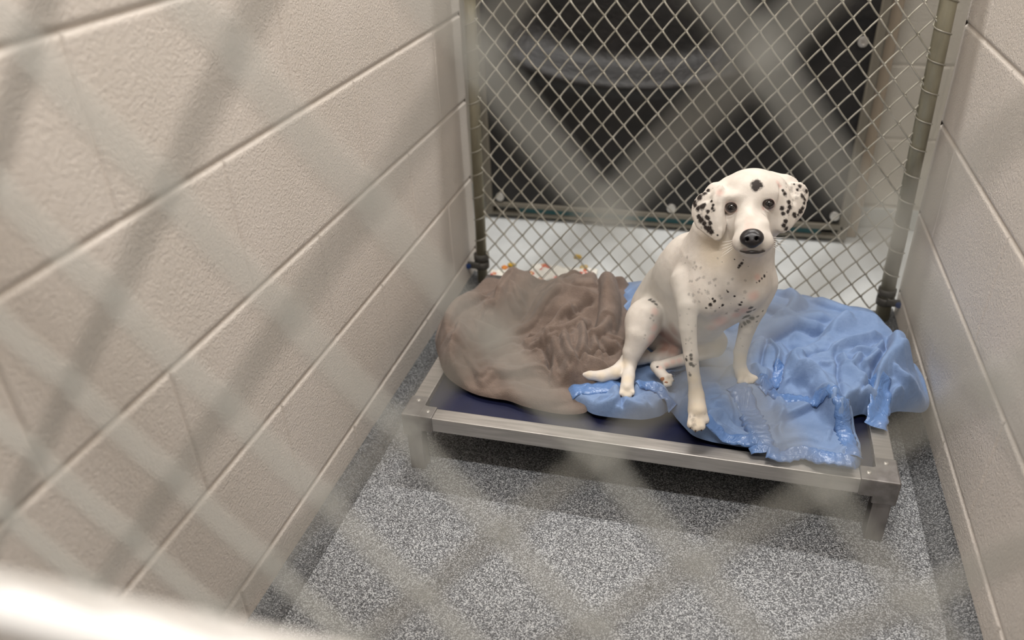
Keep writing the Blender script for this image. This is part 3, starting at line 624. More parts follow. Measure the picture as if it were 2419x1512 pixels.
SPOTS = [
(0.6896,1.6087,0.5516,0.0060,'b'),(0.6926,1.6055,0.5481,0.0073,'b'),(0.6975,1.6082,0.5502,0.0060,'b'),(0.6939,1.6115,0.5536,0.0053,'b'),(0.6917,1.6024,0.5450,0.0040,'b'),(0.5998,1.6090,0.5135,0.0048,'b'),(0.6071,1.6089,0.5229,0.0055,'b'),(0.6144,1.6112,0.5305,0.0048,'b'),(0.6191,1.6235,0.5296,0.0034,'b'),(0.6063,1.5979,0.5083,0.0048,'b'),(0.6128,1.5958,0.5126,0.0055,'b'),(0.6165,1.5957,0.5159,0.0034,'b'),(0.6230,1.5886,0.5077,0.0034,'b'),(0.6218,1.5854,0.5001,0.0034,'b'),(0.6290,1.5877,0.5143,0.0027,'b'),(0.6299,1.5893,0.5188,0.0027,'b'),(0.6265,1.5943,0.5237,0.0027,'b'),(0.6137,1.5871,0.4928,0.0055,'b'),(0.6195,1.5832,0.4890,0.0041,'b'),(0.6091,1.5909,0.4967,0.0041,'b'),(0.6240,1.5838,0.4987,0.0041,'b'),(0.6281,1.5796,0.4921,0.0041,'b'),(0.6270,1.5781,0.4830,0.0061,'b'),(0.6315,1.5751,0.4788,0.0048,'b'),(0.6222,1.5804,0.4838,0.0041,'b'),(0.6419,1.5710,0.4756,0.0020,'b'),(0.6017,1.6053,0.5100,0.0034,'b'),(0.6321,1.5852,0.5112,0.0020,'b'),(0.7738,1.6546,0.5260,0.0041,'b'),(0.7686,1.6430,0.5231,0.0054,'b'),(0.7725,1.6417,0.5180,0.0041,'b'),(0.7621,1.6525,0.5348,0.0034,'b'),(0.7586,1.6474,0.5308,0.0027,'b'),(0.7468,1.6237,0.5179,0.0041,'b'),(0.7490,1.6214,0.5103,0.0047,'b'),(0.7471,1.6168,0.5048,0.0034,'b'),(0.7572,1.6230,0.4978,0.0041,'b'),(0.7596,1.6225,0.4944,0.0027,'b'),(0.7670,1.6321,0.4997,0.0048,'b'),(0.7697,1.6355,0.5043,0.0034,'b'),(0.7641,1.6271,0.4957,0.0027,'b'),(0.7450,1.6105,0.4905,0.0041,'b'),(0.7432,1.6082,0.4840,0.0041,'b'),(0.7480,1.6098,0.4777,0.0041,'b'),(0.7367,1.6164,0.5101,0.0041,'b'),(0.7396,1.6135,0.5020,0.0034,'b'),(0.7386,1.6262,0.5307,0.0034,'b'),(0.7354,1.6274,0.5358,0.0027,'b'),(0.7525,1.6512,0.5383,0.0020,'b'),(0.7713,1.6386,0.5119,0.0027,'b'),(0.6823,1.5778,0.4211,0.0028,'b'),(0.6845,1.5788,0.4255,0.0028,'b'),(0.6864,1.5778,0.4323,0.0014,'b'),(0.6806,1.5769,0.4183,0.0021,'b'),(0.6959,1.5836,0.4179,0.0010,'b'),(0.6725,1.5773,0.4320,0.0014,'b'),(0.6531,1.5781,0.4252,0.0010,'b'),(0.7238,1.5971,0.3963,0.0028,'b'),(0.7200,1.5908,0.3945,0.0021,'b'),(0.7163,1.5863,0.3918,0.0021,'b'),(0.7125,1.5825,0.3902,0.0014,'b'),(0.7275,1.6056,0.3994,0.0014,'b'),(0.6421,1.5598,0.3533,0.0035,'b'),(0.6484,1.5622,0.3592,0.0028,'b'),(0.6452,1.5622,0.3637,0.0021,'b'),(0.6621,1.5697,0.3491,0.0028,'b'),(0.6684,1.5659,0.3771,0.0021,'b'),(0.6654,1.5653,0.3803,0.0014,'b'),(0.6900,1.5743,0.3504,0.0028,'b'),(0.6921,1.5728,0.3564,0.0021,'b'),(0.6794,1.5708,0.3675,0.0021,'b'),(0.6946,1.5719,0.3645,0.0014,'b'),(0.6359,1.5597,0.3461,0.0021,'b'),(0.6577,1.5669,0.3452,0.0014,'b'),(0.6123,1.5692,0.3635,0.0036,'g'),(0.6201,1.5879,0.4060,0.0028,'g'),(0.6153,1.5787,0.3871,0.0028,'g'),(0.6266,1.5776,0.3944,0.0028,'g'),(0.6359,1.5646,0.3743,0.0035,'g'),(0.6208,1.5665,0.3716,0.0028,'g'),(0.6515,1.5645,0.3393,0.0028,'g'),(0.6861,1.5804,0.3340,0.0036,'g'),(0.6556,1.5653,0.3679,0.0028,'g'),(0.6087,1.5988,0.4097,0.0029,'g'),(0.6727,1.5682,0.4002,0.0028,'g'),(0.6954,1.5728,0.3762,0.0035,'g'),(0.6460,1.5694,0.3967,0.0028,'g'),(0.6154,1.5643,0.3543,0.0036,'g'),(0.5941,1.5555,0.3295,0.0022,'g'),(0.6149,1.5342,0.2987,0.0029,'g'),(0.6125,1.5324,0.2953,0.0021,'g'),(0.6700,1.5793,0.3278,0.0029,'g'),(0.5321,1.6813,0.2823,0.0040,'b'),(0.5383,1.6748,0.2830,0.0047,'b'),(0.5446,1.6681,0.2820,0.0039,'b'),(0.5486,1.6613,0.2791,0.0024,'g'),(0.5409,1.6432,0.2715,0.0031,'g'),(0.5377,1.6402,0.2665,0.0023,'g'),(0.5315,1.6250,0.2382,0.0023,'g'),(0.5440,1.6414,0.2620,0.0023,'g'),(0.5306,1.6222,0.2324,0.0016,'g'),(0.6191,1.5218,0.2739,0.0029,'b'),(0.6204,1.5192,0.2680,0.0029,'b'),(0.6122,1.5205,0.2643,0.0029,'b'),(0.6206,1.5163,0.2596,0.0036,'b'),(0.6250,1.5155,0.2572,0.0029,'b'),(0.6290,1.5184,0.2585,0.0014,'b'),(0.6210,1.5101,0.2412,0.0029,'b'),(0.6192,1.5120,0.2448,0.0014,'b'),(0.6123,1.5220,0.2702,0.0014,'b'),(0.6088,1.5307,0.2899,0.0014,'b'),(0.6331,1.4608,0.1849,0.0050,'g'),(0.6367,1.4554,0.1798,0.0043,'g'),(0.6284,1.4652,0.1870,0.0029,'g'),(0.6351,1.4669,0.1895,0.0029,'g'),(0.6527,1.4744,0.1903,0.0021,'g'),(0.6331,1.4520,0.1755,0.0028,'g'),(0.7071,1.5891,0.3297,0.0050,'b'),(0.7045,1.5993,0.3142,0.0058,'b'),(0.7136,1.6055,0.3081,0.0051,'b'),(0.7089,1.6083,0.2990,0.0044,'b'),(0.7032,1.6108,0.2925,0.0037,'b'),(0.7150,1.5918,0.3332,0.0036,'b'),(0.7229,1.6056,0.3126,0.0029,'b'),(0.7229,1.6096,0.2999,0.0022,'b'),(0.7001,1.5999,0.3099,0.0036,'b'),(0.7086,1.5812,0.3420,0.0043,'b'),(0.6991,1.6142,0.2838,0.0022,'b'),(0.7048,1.6120,0.2451,0.0023,'g'),(0.7301,1.6090,0.3225,0.0022,'b'),(0.5590,1.6067,0.1833,0.0024,'b'),(0.6995,1.6133,0.2598,0.0022,'g'),(0.6896,1.5539,0.5170,0.0098,'p'),(0.6885,1.5428,0.5112,0.0091,'p'),(0.6658,1.5902,0.5123,0.0040,'p'),(0.7073,1.5951,0.5169,0.0040,'p'),(0.6880,1.5338,0.5060,0.0091,'p'),(0.6851,1.5229,0.4773,0.0039,'p'),(0.6382,1.6015,0.5361,0.0068,'p'),(0.7263,1.6300,0.5470,0.0054,'p'),(0.7296,1.6302,0.5415,0.0040,'p'),(0.5453,1.6504,0.2768,0.0094,'p'),(0.5466,1.6392,0.2470,0.0094,'p'),(0.5437,1.6324,0.2277,0.0110,'p'),(0.5405,1.6326,0.2130,0.0079,'p'),(0.5752,1.6154,0.1844,0.0063,'p'),(0.5860,1.6211,0.1888,0.0063,'p'),(0.5972,1.6249,0.1906,0.0063,'p'),(0.5645,1.6059,0.1836,0.0055,'p'),(0.5741,1.6683,0.2090,0.0273,'r'),(0.5668,1.6799,0.1793,0.0213,'r'),(0.5819,1.6470,0.2402,0.0188,'r'),(0.5603,1.6773,0.2111,0.0178,'r'),(0.5819,1.6688,0.1856,0.0194,'r'),(0.6998,1.5828,0.3342,0.0129,'p'),(0.6605,1.5826,0.3087,0.0160,'p'),(0.6871,1.5861,0.3225,0.0101,'p'),(0.6476,1.5859,0.2921,0.0118,'p'),(0.7097,1.5751,0.3684,0.0112,'p'),(0.7129,1.5877,0.3978,0.0070,'p'),(0.6347,1.4928,0.2166,0.0186,'y'),(0.6394,1.4726,0.2011,0.0213,'y'),(0.6399,1.4583,0.1808,0.0171,'y'),(0.6273,1.5058,0.2372,0.0129,'y'),(0.5122,1.5485,0.1617,0.0154,'y'),(0.5102,1.5707,0.1743,0.0140,'y'),(0.4977,1.6076,0.1807,0.0111,'y'),(0.4850,1.5876,0.1732,0.0126,'y'),(0.4591,1.5763,0.1676,0.0111,'y'),(0.4352,1.5760,0.1683,0.0095,'y'),(0.7117,1.6056,0.1890,0.0168,'y'),(0.7275,1.6020,0.1798,0.0122,'y'),(0.7036,1.6127,0.2154,0.0152,'y'),(0.5830,1.5828,0.1718,0.0093,'y'),(0.6410,1.5892,0.4410,0.0417,'y'),(0.6665,1.6416,0.2192,0.0155,'y'),(0.6065,1.6068,0.5187,0.0018,'g'),(0.6197,1.5971,0.5199,0.0012,'g'),(0.5999,1.6043,0.5054,0.0016,'g'),(0.6085,1.5937,0.5031,0.0020,'g'),(0.6270,1.5969,0.5274,0.0023,'g'),(0.6039,1.6057,0.5147,0.0028,'g'),(0.6174,1.5949,0.5152,0.0024,'g'),(0.6013,1.6050,0.5090,0.0023,'g'),(0.6156,1.5960,0.5157,0.0028,'g'),(0.6248,1.5886,0.5100,0.0018,'g'),(0.6256,1.6009,0.5272,0.0029,'g'),(0.6266,1.6223,0.5348,0.0013,'g'),(0.6078,1.5945,0.5041,0.0019,'g'),(0.6190,1.6084,0.5303,0.0021,'g'),(0.6108,1.6098,0.5269,0.0022,'g'),(0.6203,1.5907,0.5096,0.0024,'g'),(0.6319,1.5866,0.5144,0.0030,'g'),(0.6196,1.6243,0.5304,0.0028,'g'),(0.6333,1.5855,0.5128,0.0022,'g'),(0.6214,1.6214,0.5295,0.0027,'g'),(0.6170,1.6097,0.5304,0.0012,'g'),(0.6299,1.5850,0.5087,0.0012,'g'),(0.6255,1.6016,0.5284,0.0013,'g'),(0.6096,1.5979,0.5121,0.0028,'g'),(0.6000,1.6091,0.5140,0.0011,'g'),(0.7631,1.6486,0.5293,0.0028,'g'),(0.7723,1.6497,0.5218,0.0031,'g'),(0.7491,1.6506,0.5386,0.0022,'g'),(0.7401,1.6368,0.5382,0.0018,'g'),(0.7589,1.6515,0.5354,0.0011,'g'),(0.7679,1.6522,0.5289,0.0030,'g'),(0.7691,1.6508,0.5267,0.0020,'g'),(0.7577,1.6361,0.5203,0.0022,'g'),(0.7589,1.6373,0.5209,0.0029,'g'),(0.7567,1.6431,0.5267,0.0025,'g'),(0.7476,1.6429,0.5318,0.0030,'g'),(0.7574,1.6383,0.5236,0.0010,'g'),(0.7542,1.6370,0.5225,0.0011,'g'),(0.7607,1.6372,0.5206,0.0011,'g'),(0.7606,1.6428,0.5255,0.0024,'g'),(0.7527,1.6334,0.5183,0.0025,'g'),(0.7394,1.6415,0.5422,0.0024,'g'),(0.7708,1.6554,0.5305,0.0020,'g'),(0.7590,1.6469,0.5301,0.0018,'g'),(0.7503,1.6427,0.5291,0.0022,'g'),(0.7499,1.6419,0.5290,0.0026,'g'),(0.7413,1.6252,0.5269,0.0025,'g'),(0.7496,1.6461,0.5341,0.0027,'g'),(0.7472,1.6458,0.5355,0.0019,'g'),(0.7616,1.6542,0.5369,0.0017,'g'),(0.7525,1.6287,0.5147,0.0019,'g'),(0.6288,1.5856,0.5092,0.0017,'g'),(0.6268,1.5776,0.4809,0.0019,'g'),(0.6135,1.5928,0.5071,0.0021,'g'),(0.6155,1.5829,0.4811,0.0028,'g'),(0.6132,1.5904,0.5012,0.0027,'g'),(0.6263,1.5786,0.4839,0.0017,'g'),(0.6119,1.5908,0.5003,0.0027,'g'),(0.6156,1.5885,0.4992,0.0019,'g'),(0.6194,1.5857,0.4979,0.0029,'g'),(0.6114,1.5957,0.5109,0.0030,'g'),(0.7621,1.6233,0.4902,0.0024,'g'),(0.7536,1.6255,0.5096,0.0017,'g'),(0.7447,1.6222,0.5187,0.0022,'g'),(0.7494,1.6144,0.4942,0.0011,'g'),(0.7659,1.6295,0.4933,0.0029,'g'),(0.7419,1.6121,0.4971,0.0014,'g'),(0.7491,1.6162,0.4990,0.0021,'g'),(0.6234,1.5615,0.3562,0.0024,'g'),(0.6124,1.5928,0.4049,0.0029,'g'),(0.6264,1.5637,0.3706,0.0018,'g'),(0.6047,1.5854,0.3807,0.0028,'g'),(0.6052,1.5727,0.3624,0.0030,'g'),(0.6492,1.5639,0.3690,0.0011,'g'),(0.6375,1.5610,0.3655,0.0012,'g'),(0.6076,1.5958,0.4013,0.0022,'g'),(0.6200,1.5791,0.3916,0.0027,'g'),(0.5857,1.6303,0.4026,0.0014,'g'),(0.5952,1.6156,0.4095,0.0032,'g'),(0.6461,1.5822,0.4292,0.0021,'g'),(0.6111,1.5914,0.3995,0.0018,'g'),(0.6363,1.5697,0.3873,0.0018,'g'),(0.6023,1.5978,0.3939,0.0013,'g'),(0.6312,1.5659,0.3763,0.0019,'g'),(0.5928,1.6146,0.3990,0.0019,'g'),(0.6351,1.5631,0.3719,0.0019,'g'),(0.6471,1.5668,0.3865,0.0020,'g'),(0.6167,1.5791,0.3890,0.0026,'g'),(0.6218,1.5682,0.3762,0.0020,'g'),(0.6081,1.5822,0.3826,0.0026,'g'),(0.6373,1.5637,0.3717,0.0020,'g'),(0.7072,1.5868,0.3328,0.0019,'g'),(0.7071,1.5781,0.3475,0.0016,'g'),(0.6672,1.5659,0.3930,0.0027,'g'),(0.6887,1.5788,0.3386,0.0028,'g'),(0.6879,1.5740,0.3514,0.0023,'g'),(0.6408,1.5612,0.3629,0.0011,'g'),(0.6452,1.5604,0.3517,0.0012,'g'),(0.6371,1.5701,0.3891,0.0029,'g'),(0.6437,1.5697,0.3949,0.0028,'g'),(0.6437,1.5605,0.3469,0.0025,'g'),(0.7037,1.5861,0.3318,0.0023,'g'),(0.6938,1.5769,0.3954,0.0026,'g'),(0.6751,1.5740,0.3512,0.0013,'g'),(0.6962,1.5819,0.3345,0.0012,'g'),(0.6587,1.5668,0.3633,0.0028,'g'),(0.6057,1.5519,0.3359,0.0016,'g'),(0.6179,1.5314,0.2920,0.0019,'g'),(0.6100,1.5430,0.3200,0.0018,'g'),(0.6083,1.5560,0.3434,0.0021,'g'),(0.6218,1.5492,0.3160,0.0027,'g'),(0.6085,1.5333,0.2959,0.0027,'g'),(0.6170,1.5402,0.3104,0.0021,'g'),(0.6196,1.5261,0.2809,0.0014,'g'),(0.7016,1.6119,0.2943,0.0031,'g'),(0.7092,1.6020,0.3137,0.0027,'g'),(0.7003,1.5868,0.3287,0.0015,'g'),(0.7098,1.5969,0.3220,0.0016,'g'),(0.7158,1.6091,0.2892,0.0018,'g'),(0.7132,1.6027,0.3150,0.0030,'g'),(0.7094,1.5936,0.3258,0.0016,'g'),(0.6980,1.5948,0.3152,0.0019,'g'),]
EYES = [((0.6583,1.5969,0.514)),((0.7149,1.6059,0.5202))]
FACE = ((0.9905,0.0431,0.1302),(-0.1367,0.3877,0.9116),(-0.0112,-0.9208,0.39))
NOSE = (0.6926,1.518,0.4996)
NOSE_AX = ((0.9885,0.0267,0.1491),(-0.1325,0.6293,0.7658),(-0.0733,-0.7767,0.6256))
CLAWS = [((0.6308,1.4541,0.1753),(0.631,1.451,0.1723),0.0019),((0.6397,1.4526,0.1707),(0.6398,1.4495,0.1677),0.0018),((0.6491,1.4571,0.1715),(0.6492,1.454,0.1685),0.0019),((0.6555,1.4715,0.1758),(0.6556,1.4684,0.1728),0.0019),((0.5018,1.5411,0.1569),(0.5022,1.5391,0.1536),0.0015),((0.5087,1.5396,0.1533),(0.5091,1.5376,0.15),0.0015),((0.5165,1.5417,0.153),(0.5169,1.5397,0.1497),0.0015),((0.5222,1.547,0.1567),(0.5226,1.545,0.1534),0.0015),((0.709,1.5954,0.1751),(0.7108,1.5942,0.1725),0.0017),((0.7215,1.5987,0.1746),(0.7233,1.5976,0.172),0.0017),((0.7315,1.6031,0.1768),(0.7333,1.6019,0.1741),0.0017),((0.7376,1.6076,0.1811),(0.7394,1.6064,0.1784),0.0017),((0.588,1.5893,0.1794),(0.5905,1.5887,0.1774),0.0016),((0.5912,1.5847,0.1727),(0.5936,1.5841,0.1706),0.0015),((0.5868,1.5794,0.1643),(0.5893,1.5788,0.1623),0.0016)]
WHISK = [((0.7234,1.564,0.4828),(0.7343,1.5568,0.4856),(0.7452,1.5557,0.4885)),((0.7237,1.5626,0.4805),(0.7347,1.5548,0.4823),(0.7489,1.5535,0.4834)),((0.724,1.5613,0.4783),(0.7351,1.5528,0.4789),(0.7527,1.5514,0.4782)),((0.7242,1.5599,0.476),(0.7355,1.5507,0.4755),(0.747,1.5467,0.4734)),((0.7245,1.5586,0.4738),(0.7359,1.5487,0.4722),(0.7507,1.5445,0.4683)),((0.7248,1.5572,0.4715),(0.7363,1.5467,0.4688),(0.7545,1.5424,0.4631)),((0.6701,1.5475,0.4816),(0.66,1.534,0.4842),(0.65,1.5259,0.4857)),((0.6704,1.5462,0.4793),(0.6604,1.532,0.4808),(0.6481,1.5222,0.4808)),((0.6707,1.5448,0.4771),(0.6608,1.53,0.4775),(0.6462,1.5185,0.4759)),((0.6709,1.5435,0.4748),(0.6613,1.528,0.4741),(0.6518,1.5169,0.4706)),((0.6712,1.5421,0.4725),(0.6617,1.5259,0.4707),(0.6499,1.5132,0.4657))]
PADS = [((0.572,1.5863,0.1706),0.0055),((0.5788,1.5806,0.168),0.0039),((0.5734,1.5926,0.1741),0.0039)]
LIDS = [[(0.6669,1.5886,0.5172),(0.6665,1.5894,0.5193),(0.6652,1.5894,0.5215),(0.6633,1.5888,0.5236),(0.6608,1.588,0.5252),(0.6581,1.5873,0.526),(0.6554,1.5869,0.5259),(0.6529,1.5867,0.525),(0.651,1.5864,0.5234),(0.6498,1.5859,0.5215),(0.6493,1.5849,0.5195),(0.6498,1.5836,0.5179),(0.651,1.5821,0.5166),(0.653,1.5808,0.5157),(0.6554,1.58,0.5149),(0.6581,1.58,0.5145),(0.6608,1.5811,0.5142),(0.6633,1.5829,0.5143),(0.6652,1.5851,0.5148),(0.6665,1.5872,0.5157)],[(0.7228,1.5985,0.5251),(0.7218,1.5991,0.5272),(0.7201,1.5988,0.5292),(0.7178,1.5979,0.5308),(0.7151,1.5967,0.5318),(0.7124,1.5956,0.5321),(0.7099,1.5949,0.5314),(0.7078,1.5944,0.53),(0.7064,1.5941,0.528),(0.7057,1.5935,0.5258),(0.7059,1.5927,0.5237),(0.7067,1.5916,0.5222),(0.7083,1.5903,0.5212),(0.7104,1.5893,0.5207),(0.7129,1.5888,0.5205),(0.7156,1.5893,0.5206),(0.7182,1.5906,0.5209),(0.7204,1.5927,0.5215),(0.722,1.5951,0.5224),(0.7228,1.5972,0.5236)]]
MOUTH = [((0.6742,1.5354,0.4702),0.0005),((0.6798,1.5243,0.4732),0.0010),((0.6871,1.5153,0.4768),0.0023),((0.6961,1.5109,0.4801),0.0030),((0.7059,1.5204,0.476),0.0023),((0.7145,1.5338,0.4721),0.0010),((0.7212,1.5484,0.4688),0.0005)]
def dog_build():
    lo, hi = DOG_BOX
    fld = Field(lo, hi, .0023)
    for q in DOG:
        if q[0] == 'e': fld.ell(q[1], q[2], q[3], q[4], bool(q[5]))
        else: fld.cone(q[1], q[2], q[3], q[4], q[5], bool(q[6]))
    P, F = fld.skin(); P = relax(P, F, 3)
    # keep only the largest connected piece
    return P, F
# ---- coat material: marks are stored per vertex, edges broken up by fine noise
m_, nt_, bs_ = new_mat('short coat'); co_ = coords(nt_)
at = nd(nt_, 'ShaderNodeAttribute', attribute_name='marks'); sp = nd(nt_, 'ShaderNodeSeparateColor'); nt_.links.new(at.outputs['Color'], sp.inputs[0])
at2 = nd(nt_, 'ShaderNodeAttribute', attribute_name='tints'); sp2 = nd(nt_, 'ShaderNodeSeparateColor'); nt_.links.new(at2.outputs['Color'], sp2.inputs[0])
nz = noise(nt_, co_, 330, 3, .6); nz2 = noise(nt_, co_, 60, 3)
def addn(a, f, amt):
    x = nd(nt_, 'ShaderNodeMath', operation='MULTIPLY_ADD'); nt_.links.new(f, x.inputs[0]); x.inputs[1].default_value = amt
    nt_.links.new(a, x.inputs[2]); y = nd(nt_, 'ShaderNodeMath', operation='SUBTRACT'); nt_.links.new(x.outputs[0], y.inputs[0]); y.inputs[1].default_value = amt / 2
    return y.outputs[0]
def mixc(a, fac, c):
    x = nd(nt_, 'ShaderNodeMix', data_type='RGBA'); nt_.links.new(fac, x.inputs[0]); nt_.links.new(a, x.inputs[6]); x.inputs[7].default_value = c
    return x.outputs[2]
base = ramp(nt_, nz2, [(.3, lin((208, 200, 190))), (.7, lin((219, 211, 202)))]).outputs[0]
def mask(sock, n, amt, lo, hi): return ramp(nt_, addn(sock, n, amt), [(lo, (0, 0, 0, 1)), (hi, (1, 1, 1, 1))]).outputs[0]
def scaled(f, k):
    x = nd(nt_, 'ShaderNodeMath', operation='MULTIPLY'); nt_.links.new(f, x.inputs[0]); x.inputs[1].default_value = k; return x.outputs[0]
base = mixc(base, scaled(sp2.outputs[0], .5), lin((222, 204, 174)))
base = mixc(base, scaled(sp.outputs[2], .5), lin((224, 176, 164)))
base = mixc(base, scaled(sp2.outputs[1], .7), lin((150, 98, 80)))
base = mixc(base, scaled(mask(sp.outputs[1], nz, .9, .35, .8), .42), lin((92, 86, 84)))
base = mixc(base, mask(sp.outputs[0], nz, .55, .34, .66), lin((44, 37, 34)))
nt_.links.new(base, bs_.inputs['Base Color']); bs_.inputs['Roughness'].default_value = .62
bs_.inputs['Specular IOR Level'].default_value = .3
bs_.inputs['Subsurface Weight'].default_value = .06; bs_.inputs['Subsurface Radius'].default_value = (.01, .005, .003); bs_.inputs['Subsurface Scale'].default_value = .4
mp_ = nd(nt_, 'ShaderNodeMapping'); mp_.inputs['Scale'].default_value = (1.6, 1.6, .35); nt_.links.new(co_, mp_.inputs['Vector'])
b1_ = bump(nt_, bs_, noise(nt_, co_, 45, 2), .25, .004); bump(nt_, bs_, noise(nt_, mp_.outputs[0], 700, 2), .35, .0008, b1_)
M_coat = m_

dog = empty('dog', (.60, 1.60, .14), 'white black-spotted dog sitting on the blue blanket, looking up', 'dog')
DO = np.array(dog.location)
P_, F_ = dog_build()
body = link_mesh('body', P_ - DO, F_, M_coat, dog, True)
mk = np.zeros((len(P_), 4), np.float32); tn = np.zeros((len(P_), 4), np.float32); mk[:, 3] = 1; tn[:, 3] = 1
for x, y, z, r, kd in SPOTS:
    d = np.sqrt(((P_ - np.array((x, y, z))) ** 2).sum(1))
    if kd in 'bg': s = np.clip(1 - .5 * d / r, 0, 1)
    else: s = np.clip(1.2 - d / (r * 1.1), 0, 1); s = s * s * (3 - 2 * s)
    A, c = {'b': (mk, 0), 'g': (mk, 1), 'p': (mk, 2), 'y': (tn, 0), 'r': (tn, 1)}[kd]
    A[:, c] = np.maximum(A[:, c], s)
for nm, A in (('marks', mk), ('tints', tn)):
    ca = body.data.attributes.new(nm, 'FLOAT_COLOR', 'POINT'); ca.data.foreach_set('color', A.ravel())

# ---- face details
def axes_obj(A, c):
    return lambda p: tuple(np.array(c) + p[0] * np.array(A[0]) + p[1] * np.array(A[1]) + p[2] * np.array(A[2]) - DO)
FA = np.array(FACE)
me_, nt_, bs_ = new_mat('eye'); co_ = coords(nt_)
sx_ = nd(nt_, 'ShaderNodeVectorMath', operation='DISTANCE'); nt_.links.new(co_, sx_.inputs[0]); 
r_ = ramp(nt_, sx_.outputs['Value'], [(0, (.004, .003, .003, 1)), (.0046, (.004, .003, .003, 1)), (.0056, lin((40, 26, 20))), (.0088, lin((52, 34, 26))), (.0096, lin((22, 15, 12))), (.0108, lin((190, 170, 160)))])
nt_.links.new(r_.outputs[0], bs_.inputs['Base Color']); bs_.inputs['Roughness'].default_value = .06; bs_.inputs['Coat Weight'].default_value = 1.0; bs_.inputs['Coat Roughness'].default_value = .02
M_eye = me_; sx_.inputs[1].default_value = (0, 0, .0098)
M_lid = plain('dark eye rim', (40, 28, 26), .45)
M_nose = plain('wet black nose', (30, 26, 28), .32, 0); nt_ = M_nose.node_tree
bump(nt_, nt_.nodes['Principled BSDF'], (lambda v: v.outputs['Distance'])((lambda v: (nt_.links.new(coords(nt_), v.inputs['Vector']), v)[1])(nd(nt_, 'ShaderNodeTexVoronoi', Scale=900))), .18, .0005)
M_claw = plain('claw', (66, 52, 42), .4); M_pad = plain('brown paw pad', (150, 92, 52), .6); M_lip = plain('black lips', (34, 27, 26), .45)
rotF = Matrix([list(FA[0]), list(FA[1]), list(FA[2])]).transposed().to_4x4()
for i, c in enumerate(EYES):
    bm = bmesh.new(); bmesh.ops.create_uvsphere(bm, u_segments=32, v_segments=20, radius=.0108)
    me = bpy.data.meshes.new('eye'); bm.to_mesh(me); bm.free(); me.polygons.foreach_set('use_smooth', [True] * len(me.polygons)); me.materials.append(M_eye)
    o = bpy.data.objects.new('eye', me); col.objects.link(o); o.parent = dog
    o.matrix_local = Matrix.Translation(Vector(c) - Vector(DO)) @ rotF
    o['label'] = 'glossy dark brown eye'
    m = MB(); n = len(LIDS[i]); m.tube([tuple(np.array(q) - DO) for q in LIDS[i]], [.0008 + .0003 * math.sin(2 * PI * k / n) for k in range(n)], 8, closed=True)
    m.build('eye_rim', M_lid, dog, True)
NA = np.array(NOSE_AX); h_ = .0011; nf = Field((-.025, -.022, -.022), (.025, .022, .02), h_); I3 = ((1, 0, 0), (0, 1, 0), (0, 0, 1))
nf.ell((0, .003, -.002), (.0168, .0125, .0125), I3, .004)
nf.ell((0, -.0065, -.001), (.0105, .0085, .0105), I3, .005)
for s_ in (-1, 1):
    nf.ell((s_ * .0095, -.001, 0), (.0078, .0082, .0105), I3, .004)
    nf.cone((s_ * .0078, -.0035, .0115), .0028, (s_ * .0048, -.002, .002), .002, .002, True)
    nf.cone((s_ * .0100, -.0065, .010), .0022, (s_ * .0155, -.0105, .005), .0012, .002, True)
nf.cone((0, -.004, .0125), .0007, (0, -.018, .010), .0009, .0015, True)
q_, f_ = nf.skin(); q_ = relax(q_, f_, 2)
nose = link_mesh('nose', (q_ @ NA) + np.array(NOSE) - DO, f_, M_nose, dog, True); nose['label'] = 'wet black nose'
m = MB(); m.tube([tuple(np.array(a) - DO) for a, r in MOUTH], [r for a, r in MOUTH], 8); m.build('lips', M_lip, dog, True)['label'] = 'thin black lips'
for a, b, r in CLAWS:
    m = MB(); a = Vector(a); b = Vector(b); m.tube([a - Vector(DO), a.lerp(b, .5) - Vector(DO), b - Vector(DO)], [r, r * .75, r * .25], 8); m.build('claw', M_claw, dog, True)
for a, r in PADS:
    m = MB(); m.lathe([(0, -r * .5), (r * .6, -r * .42), (r, 0), (r * .6, r * .42), (0, r * .5)], tuple(np.array(a) - DO), 'y', 14); m.build('paw_pad', M_pad, dog, True)['label'] = 'orange-brown paw pad'
M_whisk = plain('whisker', (240, 236, 230), .4)
for w_ in WHISK:
    m = MB(); m.tube([tuple(np.array(a) - DO) for a in w_], [.00035, .00028, .00012], 4); m.build('whisker', M_whisk, dog, True)
